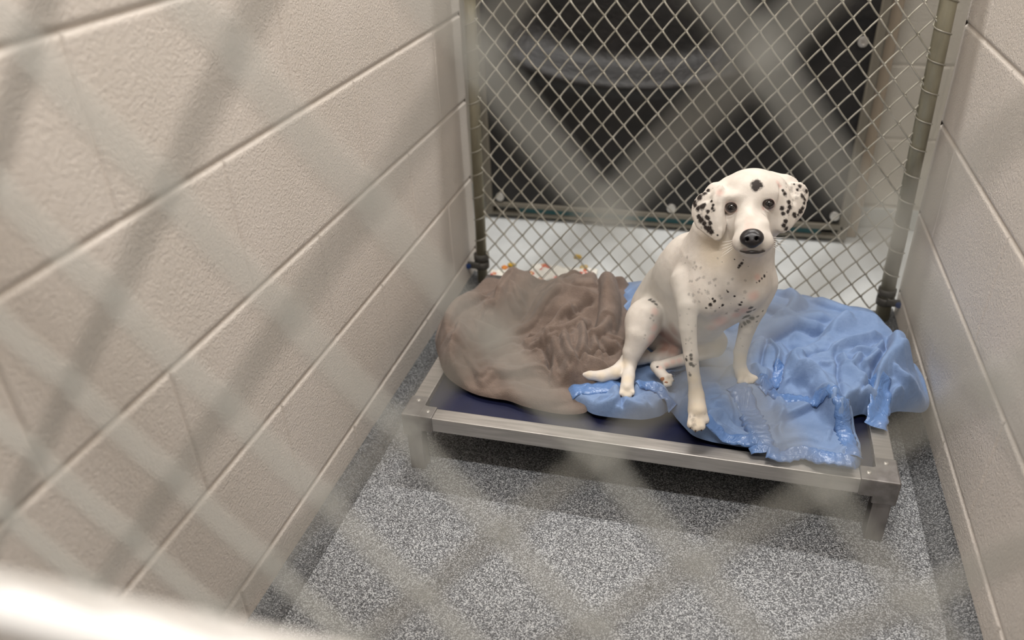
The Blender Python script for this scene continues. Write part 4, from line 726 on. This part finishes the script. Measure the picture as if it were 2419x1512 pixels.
TOWEL = dict(
 outline=[(0.098,1.917),(0.109,1.952),(0.126,1.972),(0.159,1.969),(0.183,1.980),(0.204,2.000),(0.229,1.993),(0.243,1.958),(0.249,1.909),(0.261,1.936),(0.272,1.976),(0.299,2.016),(0.349,2.021),(0.373,2.000),(0.407,2.010),(0.462,2.027),(0.482,1.923),(0.492,1.813),(0.507,1.700),(0.507,1.640),(0.464,1.596),(0.448,1.552),(0.443,1.514),(0.414,1.500),(0.379,1.499),(0.329,1.506),(0.294,1.517),(0.260,1.518),(0.225,1.524),(0.184,1.544),(0.147,1.575),(0.116,1.627),(0.075,1.715),(0.058,1.781),(0.056,1.827),(0.068,1.884),(0.079,1.915)],
 pads=[
  ([(0.182,1.611),(0.205,1.567),(0.236,1.536),(0.246,1.544),(0.254,1.560),(0.269,1.566),(0.294,1.565),(0.315,1.581),(0.343,1.587),(0.364,1.574),(0.397,1.567),(0.518,1.607),(0.478,1.913),(0.369,1.994),(0.155,1.850),(0.112,1.711),(0.125,1.646),(0.149,1.604)],0.012,0.006),
  ([(0.118,1.637),(0.106,1.702),(0.116,1.757),(0.144,1.791),(0.176,1.716),(0.170,1.648),(0.182,1.572),(0.183,1.529),(0.163,1.539)],0.04,0.035),
  ([(0.169,1.806),(0.221,1.937),(0.264,1.924),(0.259,1.824),(0.233,1.745),(0.180,1.735)],0.045,0.03),
  ([(0.282,1.810),(0.325,1.917),(0.384,1.908),(0.430,1.858),(0.415,1.782),(0.324,1.747)],0.058,0.04),
  ([(0.317,1.662),(0.331,1.714),(0.364,1.771),(0.418,1.818),(0.439,1.917),(0.466,1.864),(0.501,1.609),(0.442,1.583),(0.403,1.575),(0.368,1.626)],0.022,0.02),
 ],
 ridges=[
  ([(0.420,1.880),(0.431,1.840),(0.441,1.788),(0.443,1.720)],0.034,0.024,0.022),
  ([(0.451,1.769),(0.440,1.699),(0.410,1.672)],0.028,0.012,0.03),
  ([(0.311,1.690),(0.334,1.718),(0.348,1.738),(0.375,1.757)],0.02,0.01,0.01),
  ([(0.325,1.647),(0.334,1.678),(0.357,1.688),(0.380,1.714),(0.400,1.741)],0.024,0.01,0.012),
  ([(0.337,1.653),(0.355,1.678),(0.376,1.690)],0.018,0.009,0.01),
  ([(0.287,1.705),(0.310,1.701)],0.012,0.008,0.008),
  ([(0.292,1.681),(0.316,1.668)],0.012,0.008,0.008),
  ([(0.366,1.680),(0.385,1.621),(0.413,1.585)],0.026,0.024,0.011),
  ([(0.390,1.727),(0.406,1.680),(0.414,1.627),(0.425,1.592)],0.026,0.011,0.022),
  ([(0.420,1.707),(0.431,1.660),(0.447,1.624)],0.02,0.01,0.022),
  ([(0.350,1.669),(0.363,1.632),(0.390,1.601)],0.018,0.01,0.011),
  ([(0.444,1.688),(0.460,1.668),(0.477,1.676)],0.014,0.012,0.012),
  ([(0.368,1.567),(0.360,1.602),(0.360,1.638),(0.370,1.637),(0.386,1.602),(0.400,1.571),(0.406,1.594),(0.416,1.611),(0.442,1.605),(0.483,1.605)],0.015,0.006,0.016),
  ([(0.164,1.638),(0.185,1.597),(0.230,1.552),(0.241,1.573),(0.285,1.569),(0.331,1.601),(0.363,1.587),(0.396,1.573)],0.008,0.024,0.004),
  ([(0.194,1.659),(0.180,1.729),(0.183,1.767),(0.213,1.750)],0.008,0.016,0.004),
  ([(0.129,1.836),(0.157,1.873),(0.191,1.919),(0.209,1.954)],0.016,0.01,0.026),
  ([(0.207,1.941),(0.204,1.874),(0.203,1.802),(0.204,1.757)],0.026,0.026,0.009),
  ([(0.209,1.833),(0.230,1.818),(0.256,1.782)],0.014,0.01,0.012),
  ([(0.275,1.846),(0.291,1.892),(0.311,1.937),(0.356,1.954),(0.383,1.926),(0.389,1.868)],0.018,0.012,0.03),
  ([(0.309,1.859),(0.335,1.822),(0.366,1.805),(0.402,1.805)],0.012,0.008,0.024),
  ([(0.236,1.703),(0.272,1.736),(0.313,1.794),(0.343,1.829)],0.012,0.03,0.012),
  ([(0.156,1.582),(0.164,1.622),(0.156,1.677)],0.014,0.012,0.026),
  ([(0.118,1.653),(0.122,1.722),(0.144,1.771),(0.168,1.804)],0.022,0.04,0.02),
  ([(0.274,1.693),(0.244,1.671),(0.217,1.641),(0.203,1.600)],0.009,0.012,0.028),
  ([(0.294,1.665),(0.320,1.647),(0.345,1.614)],0.012,0.012,0.024),
  ([(0.404,1.905),(0.424,1.959),(0.463,1.971)],0.018,0.01,0.02),
  ([(0.271,1.541),(0.325,1.525),(0.381,1.526),(0.416,1.551)],0.007,0.03,0.02),
 ],
 creases=[
  ([(0.409,1.594),(0.438,1.636),(0.479,1.667)],0.014,0.004),
  ([(0.278,1.670),(0.301,1.655),(0.334,1.646),(0.355,1.608),(0.368,1.568)],0.01,0.004),
  ([(0.322,1.679),(0.342,1.636),(0.366,1.596)],0.008,0.003),
  ([(0.409,1.790),(0.390,1.774),(0.369,1.747)],0.016,0.006),
  ([(0.201,1.761),(0.205,1.798),(0.209,1.869)],0.006,0.003),
 ],
 sprays=[
  (0.347,1.684,0.05,0.05,16,70,40,0.05,0.014,0.007),
  (0.427,1.668,0.05,0.06,12,100,30,0.06,0.014,0.008),
  (0.210,1.794,0.1,0.1,12,60,50,0.07,0.01,0.01),
  (0.229,1.597,0.08,0.06,8,10,30,0.07,0.006,0.012),
  (0.346,1.860,0.07,0.06,8,30,30,0.07,0.008,0.01),
 ])
BLANKET = dict(
 outline=[(0.438,1.877),(0.436,1.962),(0.454,2.026),(0.481,2.052),(0.517,2.088),(0.595,2.111),(0.712,2.116),(0.784,2.099),(0.835,2.088),(0.866,2.063),(0.890,2.025),(0.940,2.016),(0.983,2.001),(1.009,1.963),(1.021,1.909),(1.028,1.851),(1.055,1.851),(1.066,1.815),(1.067,1.765),(1.060,1.723),(1.042,1.689),(1.013,1.667),(0.986,1.646),(0.967,1.621),(0.951,1.599),(0.935,1.599),(0.925,1.612),(0.899,1.592),(0.888,1.570),(0.901,1.566),(0.911,1.529),(0.910,1.490),(0.904,1.462),(0.890,1.453),(0.864,1.453),(0.838,1.458),(0.822,1.472),(0.805,1.458),(0.778,1.463),(0.751,1.473),(0.710,1.475),(0.667,1.478),(0.638,1.487),(0.621,1.506),(0.606,1.527),(0.590,1.549),(0.575,1.530),(0.547,1.514),(0.517,1.510),(0.487,1.508),(0.455,1.511),(0.430,1.528),(0.412,1.530),(0.399,1.572),(0.396,1.594),(0.422,1.602),(0.461,1.616),(0.486,1.666),(0.471,1.774),(0.448,1.831)],
 pads=[
  ([(0.800,1.723),(0.797,1.679),(0.814,1.641),(0.839,1.633),(0.844,1.595),(0.855,1.556),(0.875,1.539),(0.907,1.559),(0.931,1.589),(0.951,1.643),(0.978,1.696),(1.013,1.745),(1.003,1.833),(0.959,1.857),(0.894,1.844),(0.850,1.771)],0.042,0.014),
  ([(0.970,1.738),(0.992,1.793),(1.025,1.815),(1.038,1.766),(1.036,1.690),(1.022,1.623),(0.999,1.606),(0.988,1.622),(0.969,1.637),(0.964,1.688)],0.04,0.024),
  ([(0.724,1.671),(0.719,1.736),(0.739,1.769),(0.759,1.776),(0.775,1.725),(0.776,1.684),(0.763,1.644),(0.747,1.600),(0.734,1.631)],0.02,0.008),
  ([(0.776,1.779),(0.800,1.746),(0.802,1.687),(0.845,1.648),(0.843,1.615),(0.807,1.607),(0.778,1.641)],0.014,0.01),
  ([(0.696,1.587),(0.772,1.613),(0.786,1.578),(0.775,1.459),(0.743,1.460),(0.723,1.504)],0.01,0.005),
  ([(0.775,1.595),(0.822,1.605),(0.864,1.588),(0.885,1.545),(0.900,1.486),(0.893,1.442),(0.839,1.447),(0.817,1.468),(0.783,1.471),(0.774,1.515)],0.012,0.006),
  ([(0.600,1.621),(0.627,1.665),(0.701,1.676),(0.759,1.657),(0.764,1.597),(0.712,1.561),(0.678,1.498),(0.665,1.447),(0.621,1.445),(0.605,1.513),(0.602,1.563)],0.026,0.02),
  ([(0.413,1.533),(0.399,1.593),(0.472,1.597),(0.523,1.581),(0.584,1.587),(0.595,1.550),(0.561,1.517),(0.487,1.505),(0.439,1.516)],0.014,0.01),
  ([(0.596,1.537),(0.608,1.585),(0.660,1.596),(0.692,1.564),(0.694,1.492),(0.644,1.487)],0.006,0.01),
  ([(0.453,1.958),(0.523,2.013),(0.784,2.042),(0.886,1.964),(0.970,1.892),(0.979,1.828),(0.828,1.798),(0.664,1.814),(0.474,1.810)],0.026,0.05),
 ],
 ridges=[
  ([(0.789,1.640),(0.791,1.675),(0.802,1.699),(0.828,1.702)],0.014,0.006,0.03),
  ([(0.798,1.645),(0.824,1.634),(0.844,1.597),(0.854,1.564),(0.869,1.537),(0.884,1.528)],0.016,0.04,0.006),
  ([(0.781,1.627),(0.800,1.649),(0.825,1.637),(0.839,1.617)],0.012,0.012,0.006),
  ([(0.861,1.708),(0.893,1.746),(0.929,1.770),(0.963,1.794)],0.018,0.007,0.02),
  ([(0.882,1.684),(0.902,1.677),(0.916,1.708),(0.928,1.713)],0.016,0.007,0.014),
  ([(0.902,1.715),(0.921,1.727),(0.944,1.726),(0.965,1.762)],0.018,0.007,0.014),
  ([(0.919,1.672),(0.937,1.701),(0.955,1.731)],0.018,0.008,0.008),
  ([(0.887,1.717),(0.895,1.678),(0.917,1.650),(0.933,1.637)],0.014,0.007,0.022),
  ([(0.881,1.558),(0.904,1.588),(0.929,1.625)],0.01,0.024,0.008),
  ([(0.944,1.641),(0.953,1.690),(0.977,1.744),(0.987,1.799)],0.017,0.008,0.026),
  ([(0.965,1.659),(0.966,1.699),(0.986,1.736),(1.017,1.752)],0.011,0.006,0.034),
  ([(0.975,1.691),(0.985,1.673),(1.010,1.663),(1.026,1.653),(1.036,1.646)],0.022,0.034,0.008),
  ([(0.982,1.641),(1.004,1.646),(1.025,1.647),(1.041,1.666)],0.024,0.014,0.014),
  ([(0.768,1.519),(0.807,1.554),(0.833,1.581)],0.014,0.04,0.005),
  ([(0.773,1.678),(0.779,1.724),(0.767,1.766),(0.757,1.787)],0.018,0.005,0.018),
  ([(0.723,1.761),(0.741,1.780),(0.757,1.783)],0.012,0.008,0.02),
  ([(0.701,1.769),(0.758,1.801),(0.824,1.846),(0.887,1.876)],0.018,0.05,0.018),
  ([(0.729,1.888),(0.788,1.865),(0.831,1.828),(0.868,1.835)],0.02,0.03,0.016),
  ([(0.789,1.970),(0.815,1.933),(0.801,1.873),(0.769,1.835)],0.02,0.03,0.014),
  ([(0.851,1.958),(0.884,1.937),(0.924,1.909),(0.960,1.865)],0.014,0.03,0.018),
  ([(0.825,1.781),(0.866,1.800),(0.915,1.835)],0.012,0.012,0.03),
  ([(0.689,1.602),(0.703,1.646),(0.706,1.689)],0.008,0.02,0.02),
  ([(0.651,1.482),(0.670,1.503),(0.687,1.513),(0.714,1.493),(0.739,1.469)],0.012,0.006,0.022),
  ([(0.673,1.483),(0.697,1.492),(0.725,1.472)],0.01,0.01,0.005),
  ([(0.663,1.526),(0.691,1.541),(0.710,1.524)],0.008,0.02,0.006),
  ([(0.457,1.501),(0.476,1.505),(0.492,1.521),(0.497,1.545),(0.486,1.570)],0.013,0.02,0.006),
  ([(0.508,1.524),(0.531,1.511),(0.568,1.510)],0.014,0.022,0.006),
  ([(0.533,1.545),(0.528,1.569),(0.537,1.582),(0.559,1.581),(0.586,1.560)],0.015,0.006,0.022),
  ([(0.566,1.536),(0.581,1.533),(0.595,1.543)],0.012,0.01,0.006),
  ([(0.448,1.506),(0.469,1.497),(0.502,1.503)],0.009,0.01,0.008),
  ([(0.602,1.551),(0.630,1.576),(0.675,1.592)],0.008,0.02,0.01),
  ([(0.602,1.514),(0.613,1.532),(0.626,1.519)],0.008,0.006,0.014),
  ([(0.455,1.877),(0.478,1.909),(0.506,1.950)],0.016,0.008,0.02),
  ([(0.458,1.822),(0.476,1.857),(0.494,1.873)],0.014,0.008,0.014),
  ([(0.461,1.782),(0.470,1.801),(0.484,1.795)],0.01,0.008,0.012),
  ([(0.777,1.481),(0.818,1.501),(0.851,1.492)],0.006,0.03,0.012),
 ],
 creases=[
  ([(0.879,1.724),(0.878,1.662),(0.875,1.590),(0.866,1.529)],0.01,0.004),
  ([(0.871,1.554),(0.897,1.589),(0.929,1.636)],0.009,0.004),
  ([(0.931,1.623),(0.941,1.675),(0.965,1.732),(0.975,1.783)],0.014,0.005),
  ([(0.913,1.667),(0.933,1.647),(0.927,1.623)],0.016,0.007),
  ([(0.746,1.648),(0.748,1.706),(0.758,1.779)],0.01,0.004),
  ([(1.010,1.665),(1.024,1.658),(1.037,1.658)],0.016,0.006),
  ([(0.510,1.509),(0.502,1.536),(0.494,1.561)],0.008,0.004),
  ([(0.823,1.692),(0.842,1.710),(0.865,1.724)],0.008,0.005),
 ],
 sprays=[
  (0.914,1.694,0.07,0.06,16,20,50,0.05,0.01,0.006),
  (0.849,1.654,0.06,0.06,8,-60,30,0.08,0.008,0.01),
  (0.787,1.856,0.15,0.12,10,-15,20,0.14,0.008,0.016),
  (0.528,1.535,0.06,0.03,12,10,50,0.04,0.008,0.006),
  (0.671,1.516,0.06,0.04,10,-30,30,0.05,0.007,0.006),
  (0.871,1.491,0.07,0.05,8,40,40,0.05,0.006,0.006),
  (1.004,1.703,0.04,0.06,6,60,40,0.06,0.008,0.01),
 ])
BANDS = [
  ([(0.407,1.545),(0.425,1.553),(0.447,1.557),(0.469,1.569),(0.496,1.586)],0.036,4,0.0015),
  ([(0.528,1.564),(0.546,1.575),(0.564,1.566),(0.583,1.546),(0.597,1.534)],0.018,4,0.002),
  ([(0.581,1.652),(0.602,1.650),(0.626,1.638)],0.02,4,0.002),
  ([(0.703,1.591),(0.723,1.557),(0.738,1.518),(0.747,1.479),(0.752,1.450)],0.04,12,0.0022),
  ([(0.638,1.482),(0.666,1.479),(0.702,1.475),(0.743,1.469)],0.02,6,0.0015),
  ([(0.704,1.612),(0.734,1.614),(0.756,1.605),(0.785,1.603),(0.821,1.595),(0.855,1.580),(0.877,1.548),(0.887,1.507),(0.892,1.464)],0.03,26,0.0025),
  ([(0.759,1.455),(0.783,1.452),(0.817,1.466),(0.842,1.454),(0.871,1.450),(0.893,1.453)],0.026,12,0.002),
  ([(0.949,1.663),(0.950,1.624),(0.944,1.592),(0.938,1.561)],0.036,5,0.002),
  ([(0.746,1.589),(0.761,1.616),(0.775,1.649),(0.779,1.689)],0.018,8,0.0018),
]

# ------------------------------------------------------------------ cloth: folded sheets laid over the cot
def poly_dist(X, Y, pts, closed=False, along=False):
    P = list(pts) + ([pts[0]] if closed else []); best = np.full(X.shape, 1e9); side = np.zeros(X.shape); fr = np.zeros(X.shape)
    ln = [math.hypot(b[0] - a[0], b[1] - a[1]) for a, b in zip(P[:-1], P[1:])]; tot = sum(ln) + 1e-9; s0 = 0
    for ((ax, ay), (bx, by)), l in zip(zip(P[:-1], P[1:]), ln):
        dx, dy = bx - ax, by - ay; L2 = dx * dx + dy * dy + 1e-12
        t = np.clip(((X - ax) * dx + (Y - ay) * dy) / L2, 0, 1)
        d = np.hypot(X - ax - t * dx, Y - ay - t * dy); m = d < best
        best = np.where(m, d, best); side = np.where(m, dx * (Y - ay) - dy * (X - ax), side)
        if along: fr = np.where(m, (s0 + t * l) / tot, fr)
        s0 += l
    return (best, side, fr) if along else (best, side)
def smooth_line(pts, n=6, closed=False):
    P = [Vector((a, b, 0)) for a, b in pts]; m = len(P); out = []
    for i in range(m if closed else m - 1):
        p0, p1, p2, p3 = (P[(i - 1) % m] if closed or i > 0 else P[0]), P[i], P[(i + 1) % m], (P[(i + 2) % m] if closed or i + 2 < m else P[m - 1])
        for k in range(n):
            t = k / n
            q = .5 * ((2 * p1) + (p2 - p0) * t + (2 * p0 - 5 * p1 + 4 * p2 - p3) * t * t + (3 * p1 - p0 - 3 * p2 + p3) * t ** 3)
            out.append((q.x, q.y))
    if not closed: out.append(tuple(P[-1][:2]))
    return out
def inside(X, Y, pts):
    r = np.zeros(X.shape, bool); m = len(pts)
    for i in range(m):
        (ax, ay), (bx, by) = pts[i], pts[(i + 1) % m]
        c = ((ay > Y) != (by > Y)) & (X < (bx - ax) * (Y - ay) / ((by - ay) if by != ay else 1e-12) + ax)
        r ^= c
    return r
def value_noise(X, Y, sc, seed):
    rs = np.random.RandomState(seed); T = rs.rand(64, 64)
    u = X * sc; v = Y * sc; i = np.floor(u).astype(int); j = np.floor(v).astype(int); fu = u - i; fv = v - j
    fu = fu * fu * (3 - 2 * fu); fv = fv * fv * (3 - 2 * fv); g = lambda a, b: T[a % 64, b % 64]
    return (g(i, j) * (1 - fu) + g(i + 1, j) * fu) * (1 - fv) + (g(i, j + 1) * (1 - fu) + g(i + 1, j + 1) * fu) * fv - .5
def under(X, Y):
    z = np.full(X.shape, CZ - .004)
    inx = np.maximum(np.maximum(CX0 - X, X - CX1), 0); iny = np.maximum(np.maximum(CY0 - Y, Y - CY1), 0)
    out = np.hypot(inx, iny)
    return z - np.minimum(out * .45, .10)
def fold(R, X, Y, pts, h, wl, wr, k=.0016):
    m = max(wl, wr) * 1.05; xs = [p[0] for p in pts]; ys = [p[1] for p in pts]
    i0, i1 = np.searchsorted(X, (min(xs) - m, max(xs) + m)); j0, j1 = np.searchsorted(Y, (min(ys) - m, max(ys) + m))
    if i1 <= i0 or j1 <= j0: return
    XX, YY = np.meshgrid(X[i0:i1], Y[j0:j1]); d, s, fr = poly_dist(XX, YY, pts, along=True)
    w_ = np.where(s > 0, wl, wr); u = np.clip(d / w_, 0, 1)
    tight = np.sqrt(1 - u * u); loose = (1 - u) ** 2 * (1 + 2 * u) * .55 + .45 * (1 - u)
    wide = (w_ > 1.7 * min(wl, wr)); p = np.where(wide, loose, tight)
    r = 1.3 * h * p * np.clip(np.minimum(fr, 1 - fr) * 5 + .35, 0, 1)
    A = R[j0:j1, i0:i1]; e = np.maximum(k - np.abs(A - r), 0) / k; R[j0:j1, i0:i1] = np.maximum(A, r) + np.where((A > 1e-5) | (r > 1e-5), e * e * k * .25, 0)
def cloth_grid(S, gx, gy, seed, thick, crumple):
    X, Y = np.meshgrid(gx, gy)
    X = X + .006 * value_noise(X, Y, 38, seed + 8); Y = Y + .006 * value_noise(X, Y, 38, seed + 9)
    H = under(X, Y) + thick
    for pts, h, w_ in S['pads']:
        q = smooth_line(pts, 4, True); d, _ = poly_dist(X, Y, q, True); d = np.where(inside(X, Y, q), d, -d)
        t = np.clip(d / w_ * .5 + .5, 0, 1); H = H + h * t * t * (3 - 2 * t)
    R = np.zeros(X.shape)
    for pts, h, wl, wr in S['ridges']: fold(R, gx, gy, smooth_line(pts, 5), h, wl, wr)
    rn = random.Random(seed)
    for cx, cy, rx, ry, cnt, ang, spr, ln, h, w_ in S['sprays']:
        for _ in range(cnt):
            a = rn.random() * 2 * PI; r = math.sqrt(rn.random()); x = cx + rx * r * math.cos(a); y = cy + ry * r * math.sin(a)
            th = math.radians(ang + rn.gauss(0, spr)); bend = rn.gauss(0, .5); l = ln * rn.uniform(.5, 1.3); q = []
            for k in range(7):
                t = k / 6 - .5; q.append((x + l * t * math.cos(th) - bend * l * t * t * math.sin(th), y + l * t * math.sin(th) + bend * l * t * t * math.cos(th)))
            ww = w_ * rn.uniform(.7, 1.4); hh = h * rn.uniform(.5, 1.2); g = rn.random() < .5
            fold(R, gx, gy, q, hh, ww * (2.6 if g else 1), ww * (1 if g else 2.6))
    H = H + R
    for pts, h, w_ in S['creases']:
        d, _, fr = poly_dist(X, Y, smooth_line(pts, 5), along=True); H = H - 1.4 * h * np.exp(-(d / w_) ** 1.3) * np.clip(np.minimum(fr, 1 - fr) * 6 + .2, 0, 1)
    H = H + crumple * (np.abs(value_noise(X, Y * 1.7, 13, seed)) * 2.2 + np.abs(value_noise(X * 1.6, Y, 27, seed + 1)) - .8 + value_noise(X, Y, 7, seed + 2) * 2)
    return H
def grid_value(gx, gy, H, x, y):
    i = np.clip(((x - gx[0]) / (gx[1] - gx[0])), 0, len(gx) - 1.001); j = np.clip(((y - gy[0]) / (gy[1] - gy[0])), 0, len(gy) - 1.001)
    a = i.astype(int); b = j.astype(int); u = i - a; v_ = j - b
    return (H[b, a] * (1 - u) + H[b, a + 1] * u) * (1 - v_) + (H[b + 1, a] * (1 - u) + H[b + 1, a + 1] * u) * v_
def make_cloth(S, seed, thick, crumple, step, name, mat, parent, org, edge=.010, deep=False):
    ol = smooth_line(S['outline'], 4, True); A = np.array(ol)
    gx = np.arange(A[:, 0].min() - 2 * step, A[:, 0].max() + 3 * step, step); gy = np.arange(A[:, 1].min() - 2 * step, A[:, 1].max() + 3 * step, step)
    HG = cloth_grid(S, gx, gy, seed, thick, crumple)
    X, Y = np.meshgrid(gx, gy); ins = inside(X, Y, ol); ny, nx = X.shape
    qd = ins[:-1, :-1] | ins[1:, :-1] | ins[:-1, 1:] | ins[1:, 1:]
    use = np.zeros(X.shape, bool)
    for a in (0, 1):
        for b in (0, 1): use[a:ny - 1 + a, b:nx - 1 + b] |= qd
    o = use & ~ins
    for i, j in np.argwhere(o):                       # pull the rim onto the outline
        p = np.array((X[i, j], Y[i, j])); B = np.roll(A, -1, 0); d = B - A
        t = np.clip(((p - A) * d).sum(1) / (d * d).sum(1).clip(1e-12), 0, 1); q = A + d * t[:, None]
        k = np.argmin(((p - q) ** 2).sum(1)); X[i, j], Y[i, j] = q[k]
    H = grid_value(gx, gy, HG, X, Y)
    X[X < .010] = .010; X[X > W - .010] = W - .010; Y = np.minimum(Y, 2.168)
    d, _ = poly_dist(X, Y, ol, True); t = np.clip(d / edge, 0, 1); t = np.where(o, 0, t)
    U = under(X, Y) + .0015; Z = U + np.maximum(H - U, .003) * np.sqrt(1 - (1 - t) ** 2)
    idx = np.full(X.shape, -1); idx[use] = np.arange(use.sum())
    v = np.stack([X[use] - org[0], Y[use] - org[1], Z[use] - org[2]], 1)
    f = [(idx[i, j], idx[i, j + 1], idx[i + 1, j + 1], idx[i + 1, j]) for i, j in np.argwhere(qd)]
    o = link_mesh(name, v, f, mat, parent, True)
    md = o.modifiers.new('smooth', 'SUBSURF'); md.levels = 1; md.render_levels = 1
    return o, (lambda x, y: grid_value(gx, gy, HG, x, y))
def fabric(name, c1, c2, rough, sheen, sc, bstr, bdist):
    m, nt, bs = new_mat(name); co = coords(nt)
    r = ramp(nt, noise(nt, co, 30, 4, .6), [(.3, lin(c1)), (.7, lin(c2))]); nt.links.new(r.outputs[0], bs.inputs['Base Color'])
    bs.inputs['Roughness'].default_value = rough; bs.inputs['Sheen Weight'].default_value = sheen; bs.inputs['Sheen Roughness'].default_value = .4
    bs.inputs['Specular IOR Level'].default_value = .25
    b = bump(nt, bs, noise(nt, co, 70, 3), .4, .004); bump(nt, bs, noise(nt, co, sc, 3, .7), bstr, bdist, b); return m
M_towel = fabric('brown grey terry', (112, 97, 88), (132, 116, 106), .95, .15, 520, .9, .0022)
M_blue_f = fabric('blue fleece', (114, 138, 176), (128, 151, 188), .9, .12, 600, .45, .0010)
m_, nt_, bs_ = new_mat('blue satin'); co_ = coords(nt_)
bs_.inputs['Base Color'].default_value = lin((92, 127, 180)); bs_.inputs['Roughness'].default_value = .30; bs_.inputs['Specular IOR Level'].default_value = .7
bs_.inputs['Sheen Weight'].default_value = .1
b_ = bump(nt_, bs_, noise(nt_, co_, 34, 3, .55, 1.2), .8, .006); bump(nt_, bs_, noise(nt_, co_, 170, 2), .5, .0015, b_)
M_satin = m_

towel, hT = make_cloth(TOWEL, 11, .012, .0030, .0027, 'towel', M_towel, None, (.28, 1.75, .13), .014)
towel.location = (.28, 1.75, .13)
tag(towel, 'crumpled grey-brown terry towel heaped on the left of the cot', 'towel')
blk = empty('blanket', (.72, 1.72, .13), 'light blue fleece blanket with satin binding, bunched under the dog', 'blanket')
fl, hB = make_cloth(BLANKET, 23, .010, .0022, .0027, 'fleece', M_blue_f, blk, (.72, 1.72, .13))
for pts, wd, nr_, am in BANDS:
    c = smooth_line(pts, 14); n = len(c); v = []; f = []; K_ = 7
    P = np.array(c); T = np.gradient(P, axis=0); T /= np.hypot(T[:, 0], T[:, 1])[:, None]; Nn = np.stack([-T[:, 1], T[:, 0]], 1)
    s_ = np.concatenate([[0], np.cumsum(np.hypot(*np.diff(P, axis=0).T))]); s_ /= s_[-1]
    tt_ = np.arange(K_ + 1) / K_ - .5; ww = wd * (1 + .08 * np.sin(s_ * nr_ * 5.1 + 1))
    Q = P[:, None, :] + Nn[:, None, :] * (tt_[None, :, None] * ww[:, None, None])
    Zb = hB(Q[..., 0], Q[..., 1]); Zs = Zb.mean(1, keepdims=True) * .35 + Zb * .65
    Z = Zs + .0020 + am * .45 * (np.sin(s_ * nr_ * 2 * PI)[:, None] * (.3 + np.abs(tt_))[None, :] * 1.3 + .3 * np.sin(s_[:, None] * nr_ * 9.7 + tt_[None, :] * 5)) - .003 * (2 * np.abs(tt_))[None, :] ** 6
    v = np.stack([Q[..., 0] - .72, Q[..., 1] - 1.72, Z - .13], -1).reshape(-1, 3)
    for i in range(n - 1):
        for k in range(K_): a = i * (K_ + 1) + k; f.append((a, a + 1, a + K_ + 2, a + K_ + 1))
    o = link_mesh('satin_binding', v, f, M_satin, blk, True); o['label'] = 'shiny blue satin binding strip'
    md = o.modifiers.new('thick', 'SOLIDIFY'); md.thickness = .0012; md.offset = -1

# spilled food beyond the fence
crumb(.262, 2.372, .010, M_yel, 'food_crumb', 'tan lump of food on the pale floor, farther from the towel', 'food crumb')
crumb(.290, 2.300, .012, M_tan, 'food_crumb', 'tan lump of food just behind the grey-brown towel', 'food crumb')
crumb(.092, 2.285, .010, M_yel, 'food_crumb', 'mustard yellow lump of food beside the left fence post', 'food crumb')
crumb(.075, 2.262, .009, M_org, 'food_crumb', 'orange lump of food at the foot of the fence, by the left post', 'food crumb')
crumb(.372, 2.262, .010, M_org, 'food_crumb', 'orange lump of food behind the blue blanket corner', 'food crumb')

# crumpled food wrapper lying behind the towel
def wrapper(x0, x1, y0, y1, seed):
    n = 26; v = []; f = []; g = np.linspace(0, 1, n); X, Y = np.meshgrid(x0 + (x1 - x0) * g, y0 + (y1 - y0) * g)
    Z = .004 + .016 * np.abs(value_noise(X, Y, 45, seed)) + .010 * np.abs(value_noise(X, Y, 90, seed + 1))
    X = X + .010 * value_noise(X, Y, 30, seed + 2); Y = Y + .010 * value_noise(X, Y, 30, seed + 3)
    v = np.stack([X - x0, Y - y0, Z], -1).reshape(-1, 3)
    f = [(j * n + i, j * n + i + 1, (j + 1) * n + i + 1, (j + 1) * n + i) for j in range(n - 1) for i in range(n - 1)]
    m, nt, bs = new_mat('printed wrapper'); co = coords(nt)
    t = noise(nt, co, 42, 2, .5); r = ramp(nt, t, [(.0, lin((236, 232, 222))), (.60, lin((236, 232, 222))), (.62, lin((200, 70, 52))), (.68, lin((206, 84, 56))), (.70, lin((232, 196, 110))), (.76, lin((236, 232, 222)))])
    nt.links.new(r.outputs[0], bs.inputs['Base Color']); bs.inputs['Roughness'].default_value = .5
    o = link_mesh('food_wrapper', v, f, m, None, True); o.location = (x0, y0, 0); md = o.modifiers.new('paper', 'SOLIDIFY'); md.thickness = .0006
    return o
tag(wrapper(.15, .33, 2.215, 2.30, 41), 'white crumpled wrapper with red print lying behind the middle of the towel', 'wrapper')
tag(wrapper(.045, .115, 2.200, 2.245, 44), 'small white and red wrapper scrap beside the left fence post', 'wrapper')
tag(wrapper(.36, .46, 2.205, 2.25, 47), 'white and red wrapper scrap behind the blanket edge, beside the dog', 'wrapper')
